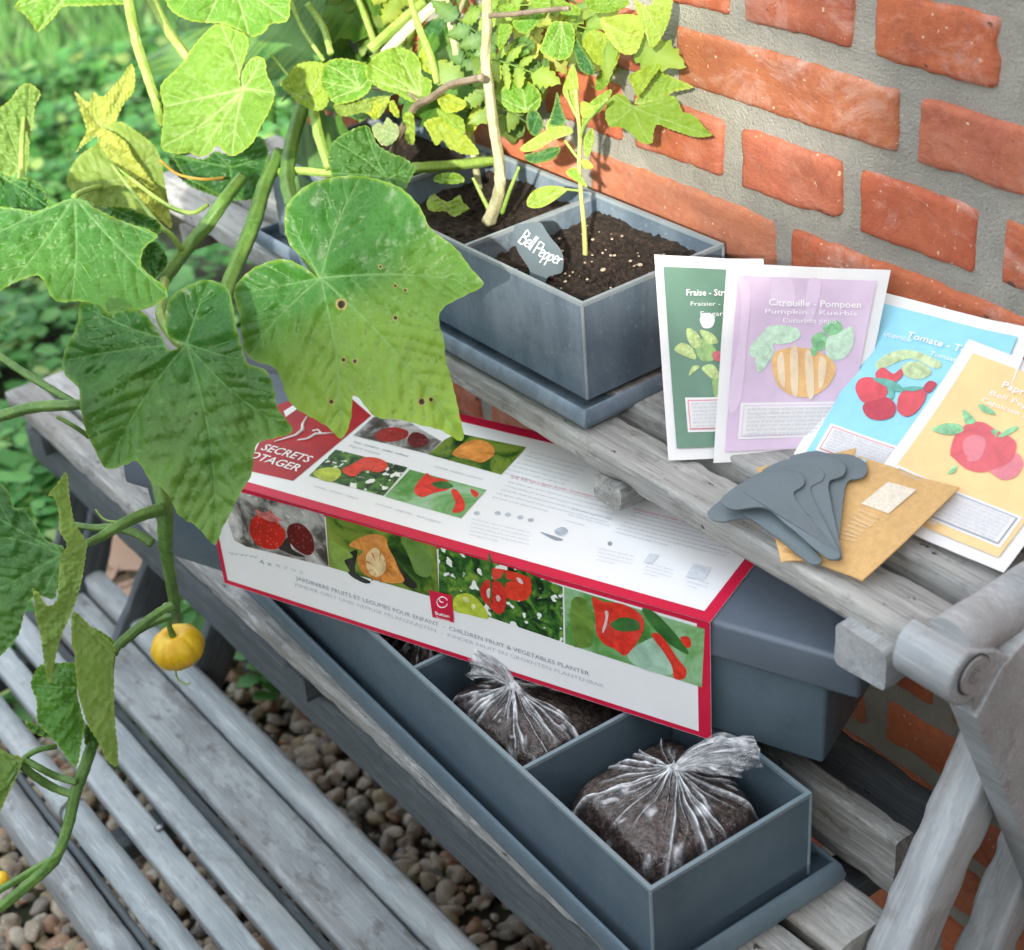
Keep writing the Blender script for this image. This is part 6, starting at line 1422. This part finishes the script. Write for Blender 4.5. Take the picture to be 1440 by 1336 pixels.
for k, (p, b, tp, y, mm) in enumerate((
    ([(0, 40), (60, 20), (140, 30), (110, 80), (40, 90)], (140, 30), [(5, 60)], -.09, TOM_LEAF), ([(0, 160), (40, 140), (90, 180), (30, 300), (0, 300)], (80, 170), [(20, 290)], -.08, TOM_LEAF),
    ([(200, 0), (300, -20), (330, 40), (250, 60)], (320, 20), [(210, 10)], -.08, TOM_LEAF), ([(350, 0), (450, 20), (520, 60), (480, 130), (400, 90)], (360, 10), [(500, 110)], -.07, TOM_LEAF),
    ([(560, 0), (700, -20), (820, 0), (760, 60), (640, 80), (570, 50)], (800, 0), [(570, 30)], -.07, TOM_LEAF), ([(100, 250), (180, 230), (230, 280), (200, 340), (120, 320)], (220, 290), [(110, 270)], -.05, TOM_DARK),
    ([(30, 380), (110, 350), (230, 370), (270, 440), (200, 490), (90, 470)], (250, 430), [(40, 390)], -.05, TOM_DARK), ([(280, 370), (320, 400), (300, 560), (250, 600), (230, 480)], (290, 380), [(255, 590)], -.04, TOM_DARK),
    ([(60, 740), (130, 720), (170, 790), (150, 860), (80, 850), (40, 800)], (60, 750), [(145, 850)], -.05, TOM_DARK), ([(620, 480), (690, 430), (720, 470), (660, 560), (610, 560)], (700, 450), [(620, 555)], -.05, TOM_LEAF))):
    TL_(ce(p), ce([b])[0], ce(tp), y, mm, 90 + k, tint=.2)
# filler leaflets of the same plant, thin toothed blades on real positions
def leaflet(par, c, ln, wd, ndir, ldir, m, seed, name='leaf'):
    ld = np.array(ldir, float); ld /= np.linalg.norm(ld); nn = np.array(ndir, float); nn -= ld * (nn @ ld); nn /= np.linalg.norm(nn); sd = np.cross(nn, ld)
    n = 26; V = []; rs = np.random.default_rng(seed); vein = []; tint = []
    for i in range(n + 1):
        t = i / n; w = wd * (math.sin(math.pi * t ** .75) ** .8 if 0 < t < 1 else 0) * (1 + .13 * math.sin(t * 26 + seed) + .07 * math.sin(t * 61 + seed)); bend = -.22 * ln * t * t
        for j in (-2, -1, 0, 1, 2):
            V.append(np.array(c) + ld * ln * t + sd * w * j / 2 + nn * (bend - .12 * w * (abs(j) == 1) * 0 + .16 * abs(j) * w / 2 + .02 * ln * math.sin(9 * t + j))); vein.append(1 if j == 0 else 0); tint.append(rs.uniform(0, .4))
    Fc = [(i * 5 + j, i * 5 + j + 1, (i + 1) * 5 + j + 1, (i + 1) * 5 + j) for i in range(n) for j in range(4)]
    o = mk(name, V, Fc, m, par, True); setattr_(o.data, 'vein', vein); setattr_(o.data, 'tint', tint); setattr_(o.data, 'spot', [0] * len(V)); return o
rl = np.random.default_rng(5)
def compound(par, c, ln, ldir, ndir, m, seed, n=7):
    """one tomato leaf: a stalk with toothed leaflets in pairs"""
    rs = np.random.default_rng(seed); ld = np.array(ldir, float); ld /= np.linalg.norm(ld); nn = np.array(ndir, float); nn -= ld * (nn @ ld); nn /= np.linalg.norm(nn); sd = np.cross(nn, ld)
    V = []; Fc = []; vein = []; tint = []; t0 = rs.uniform(0, .5)
    def blade(o, d, L, W):
        d = d / np.linalg.norm(d); s_ = np.cross(nn, d); s_ /= np.linalg.norm(s_); K = 14; b0 = len(V)
        for i in range(K + 1):
            t = i / K; w = W * (math.sin(math.pi * t ** .7) ** .8 if 0 < t < 1 else .02) * (1 + .22 * math.sin(t * 31 + seed + L * 900))
            for j in (-1, 0, 1): V.append(o + d * L * t + s_ * w * j + nn * (-.25 * L * t * t - .18 * w * abs(j) + .04 * L * math.sin(7 * t + j * 2 + seed))); vein.append(.8 if j == 0 else 0); tint.append(t0 + .4 * t)
        for i in range(K):
            for j in range(2): q = b0 + i * 3 + j; Fc.append((q, q + 1, q + 4, q + 3))
    P = [np.array(c) + ld * ln * t - nn * .3 * ln * t * t for t in np.linspace(0, 1, 9)]
    for k in range(n // 2):
        t = .30 + .55 * k / max(1, n // 2 - 1); q = P[int(t * 8)]
        for sg in (-1, 1): blade(q, ld * .55 + sd * sg * rs.uniform(.8, 1.1) + nn * rs.uniform(-.3, .2), ln * rs.uniform(.30, .46), ln * rs.uniform(.09, .14))
    blade(P[-1], ld - nn * .3, ln * .5, ln * .16)
    b0 = len(V)
    for i, q in enumerate(P):
        for dd_ in (sd * .0007, nn * .0007, -sd * .0007, -nn * .0007): V.append(q + dd_); vein.append(.5); tint.append(.2)
    for i in range(8):
        for j in range(4): Fc.append((b0 + i * 4 + j, b0 + i * 4 + (j + 1) % 4, b0 + (i + 1) * 4 + (j + 1) % 4, b0 + (i + 1) * 4 + j))
    o = mk('leaf', V, Fc, m, par, True); setattr_(o.data, 'vein', vein); setattr_(o.data, 'tint', tint); setattr_(o.data, 'spot', [0] * len(V)); return o
for k in range(60):
    if k < 42: x = rl.uniform(-.52, -.235); z = rl.uniform(.05, .34); y = rl.uniform(-.080, -.020)
    else: x = rl.uniform(-.60, -.26); z = rl.uniform(-.02, .14); y = rl.uniform(-.075, -.015)
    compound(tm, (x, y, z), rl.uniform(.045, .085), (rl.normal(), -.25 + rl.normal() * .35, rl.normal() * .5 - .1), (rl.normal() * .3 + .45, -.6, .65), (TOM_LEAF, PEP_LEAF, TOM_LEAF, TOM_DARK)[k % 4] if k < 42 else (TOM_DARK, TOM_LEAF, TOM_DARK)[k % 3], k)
for k in range(24):
    x = rl.uniform(-.80, -.38); z = rl.uniform(-.05, .07); y = rl.uniform(-.155, -.02)
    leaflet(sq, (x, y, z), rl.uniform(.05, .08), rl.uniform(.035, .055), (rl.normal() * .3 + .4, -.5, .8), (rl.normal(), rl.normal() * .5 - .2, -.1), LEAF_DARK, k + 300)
# ================================================================== pepper seedling
pp = thing('pepper_seedling', on(823, 358, 2, URZ - .018), 'young pepper seedling with smooth pale leaves in the end cell', 'pepper seedling')
PPl = Plane(on(823, 358, 2, URZ - .018), (.1, -1, 0))
def SP(pts, r, m=STEM_L): return stem(pp, [(x, y, PPl) for x, y in pts], r, m)
SP(ce([(548, 1600), (540, 1420), (520, 1200), (510, 1000), (515, 850), (500, 700), (490, 560)]), [.0022, .0019, .0018, .0018, .0017, .0014], m_stem('pepper_stem', (.36, .36, .12), (.48, .50, .2)))
SP(ce([(512, 870), (545, 780), (620, 690), (690, 620)]), [.0016, .0014]); SP(ce([(510, 1000), (470, 950), (420, 880)]), [.0012, .0012]); SP(ce([(520, 1195), (470, 1190), (430, 1185)]), [.0010, .0010]); SP(ce([(505, 750), (450, 640), (430, 560)]), [.0014, .001])
def PL_(pts, base, tips, m, seed, dy=0.0, **k):
    o = PPl.at(*base) + np.array([0, dy, 0]); leaf(pp, pts, base, tips, Plane(o, NT[seed % 4] + V0 * .3), m, seed=seed, wave=.003, quilt=.0008, ser=.2, vw=.7, **k)
PL_(ce([(138, 932), (200, 880), (300, 820), (370, 790), (450, 798), (472, 830), (420, 852), (340, 882), (260, 932), (180, 952)]), ce([(465, 825)])[0], ce([(145, 932)]), PEP_LEAF, 101, tint=.2)
PL_(ce([(168, 972), (250, 950), (340, 918), (395, 930), (352, 992), (250, 1022), (190, 1012)]), ce([(390, 930)])[0], ce([(172, 980)]), TOM_DARK, 102, .01)
PL_(ce([(405, 570), (432, 480), (470, 398), (502, 500), (506, 700), (485, 722), (440, 640)]), ce([(500, 715)])[0], ce([(468, 405)]), PEP_LEAF, 103, tint=.3)
PL_(ce([(320, 772), (350, 660), (372, 575), (402, 680), (427, 762), (372, 792)]), ce([(425, 770)])[0], ce([(372, 582)]), TOM_DARK, 104, .005)
PL_(ce([(518, 862), (540, 780), (600, 700), (700, 610), (712, 560), (660, 580), (560, 660), (522, 760)]), ce([(520, 855)])[0], ce([(708, 570)]), PEP_LEAF, 105)
PL_(ce([(186, 1245), (230, 1190), (310, 1163), (390, 1168), (435, 1187), (400, 1222), (330, 1272), (260, 1302), (190, 1295)]), ce([(430, 1187)])[0], ce([(190, 1290)]), PEP_LEAF, 106, tint=.15)
PL_(ce([(425, 1082), (480, 1048), (520, 1100), (562, 1175), (500, 1142)]), ce([(520, 1070)])[0], ce([(555, 1170)]), PEP_LEAF, 107)
PL_(ce([(525, 1000), (560, 1000), (600, 1045), (560, 1060), (528, 1040)]), ce([(525, 1010)])[0], ce([(595, 1045)]), PEP_LEAF, 108, tint=.6)
PL_(ce([(196, 692), (250, 700), (285, 780), (250, 852), (200, 832), (178, 760)]), ce([(260, 710)])[0], ce([(205, 835)]), TOM_DARK, 109, .01)
PL_(ce([(300, 800), (330, 740), (400, 760), (430, 820), (400, 850), (330, 830)]), ce([(430, 830)])[0], ce([(305, 790)]), PEP_LEAF, 110, .005)
PL_(ce([(520, 640), (560, 640), (600, 660), (680, 640), (640, 700), (560, 740), (520, 720)]), ce([(522, 700)])[0], ce([(670, 645)]), PEP_LEAF, 111, .003, tint=.4)
PL_(ce([(540, 860), (590, 800), (605, 860), (590, 930), (560, 990), (540, 960)]), ce([(545, 980)])[0], ce([(595, 810)]), PEP_LEAF, 112, .003)

# ================================================================== unseen hedges, added to shade the lower part of the stand
SUN = np.array([-.645, .658, -.388]); SUN /= np.linalg.norm(SUN)
HD = np.array([.7142, .69993, 0.]); HV = np.cross(HD, SUN)
if HV[2] < 0: HV = -HV
def hedge_pt(h, w, t): return HD * h + HV * w - SUN * t
def hedge(name, label, h0, h1, wtop, t, seed, n=5200):
    rs = np.random.default_rng(seed); zt = hedge_pt(0, wtop, t)[2]; o0 = -SUN * t; dirp = np.array([-SUN[0], -SUN[1], 0]); dirp /= np.linalg.norm(dirp)
    root = thing(name, (*(o0[:2] + HD[:2] * (h0 + h1) / 2), GZ), label, 'hedge')
    mb = MB(); c = []
    for z in (GZ, zt - .06):
        for a, b in ((h0 + .05, .0), (h1 - .05, .0), (h1 - .05, .5), (h0 + .05, .5)):
            q = o0 + HD * a + dirp * b; c.append((q[0], q[1], z))
    mb.box8(c); mb.build('shade_block', flat('shade_hedge_core', (.02, .035, .012), .9, .1, .3, 20), root)  # solid box added inside the leaves to stop the sun
    tmpl = np.array([(0, 0, 0), (.35, .5, .05), (0, 1, 0), (-.35, .5, .05)]); tf = np.array([(0, 1, 2, 3)]); VV = []; FF = []; k = 0
    for i in range(n):
        a = rs.uniform(h0, h1); z = GZ + (zt - GZ) * (1 - rs.random() ** 2.2) + rs.normal() * .035; b = rs.choice([-.03, .53]) + rs.normal() * .03
        if z > zt - .12: b = rs.uniform(-.05, .55)
        if rs.random() < .12: a = rs.choice([h0, h1]) + rs.normal() * .04
        q = o0 + HD * a + dirp * b; VV.append((tmpl * rs.uniform(.04, .075)) @ _rot(rs.uniform(0, 6), rs.uniform(0, 6), rs.uniform(0, 6)).T + np.array([q[0], q[1], z])); FF.append(tf + k); k += 4
    o = big_mesh('foliage', np.concatenate(VV) - np.array(root.location), np.concatenate(FF), COVER, root, False)
hedge('shade_hedge', 'long clipped green hedge added out of view behind the viewer to cast shade', -4.0, -.02, -.010, 4.6, 1)
hedge('tall_shade_hedge', 'taller dense green hedge added out of view beside the clipped one to cast shade', -.06, 4.0, 1.9, 4.7, 2, 9000)

# ================================================================== light
w = bpy.data.worlds.new("World"); sc.world = w; w.use_nodes = True; nt = w.node_tree
bg = nt.nodes['Background']; sky = nt.nodes.new('ShaderNodeTexSky'); sky.sky_type = 'NISHITA'; sky.sun_disc = False
EL = math.asin(-SUN[2]); AZ = math.atan2(-SUN[0], -SUN[1])
sky.sun_elevation = EL; sky.sun_rotation = AZ; sky.altitude = 100; sky.air_density = 1.0; sky.dust_density = 2.5; sky.ozone_density = 1
hs = nt.nodes.new('ShaderNodeHueSaturation'); hs.inputs['Saturation'].default_value = .55; nt.links.new(sky.outputs[0], hs.inputs['Color'])
tcw = nt.nodes.new('ShaderNodeTexCoord'); sx = nt.nodes.new('ShaderNodeSeparateXYZ'); nt.links.new(tcw.outputs['Generated'], sx.inputs[0])
cl = noise_(nt, tcw.outputs['Generated'], 3.5, 6, .6); zen = ramp(nt, sx.outputs['Z'], [(.15, (.25,) * 3), (.75, (1,) * 3)])
cf = math_(nt, 'MULTIPLY', zen, ramp(nt, cl, [(.35, (.55,) * 3), (.6, (1,) * 3)]))
cw = mixc(nt, cf, hs.outputs[0], (3.0, 3.15, 3.35, 1)); cw = mixc(nt, 1.0, cw, ramp(nt, sx.outputs['Z'], [(.0, (.30,) * 3), (.42, (1,) * 3)]), 'MULTIPLY'); nt.links.new(cw, bg.inputs['Color']); bg.inputs['Strength'].default_value = .66
sd = bpy.data.lights.new('sun', 'SUN'); sd.energy = 8.6; sd.angle = R(1.1); sd.color = (1, .93, .82)
so = bpy.data.objects.new('sun', sd); COL.objects.link(so); so.rotation_euler = Vector(SUN.tolist()).to_track_quat('-Z', 'Y').to_euler()
sc.view_settings.view_transform = 'Standard'; sc.view_settings.look = 'None'; sc.view_settings.exposure = 0; sc.view_settings.gamma = 1
sc.cycles.max_bounces = 8; sc.cycles.transparent_max_bounces = 12
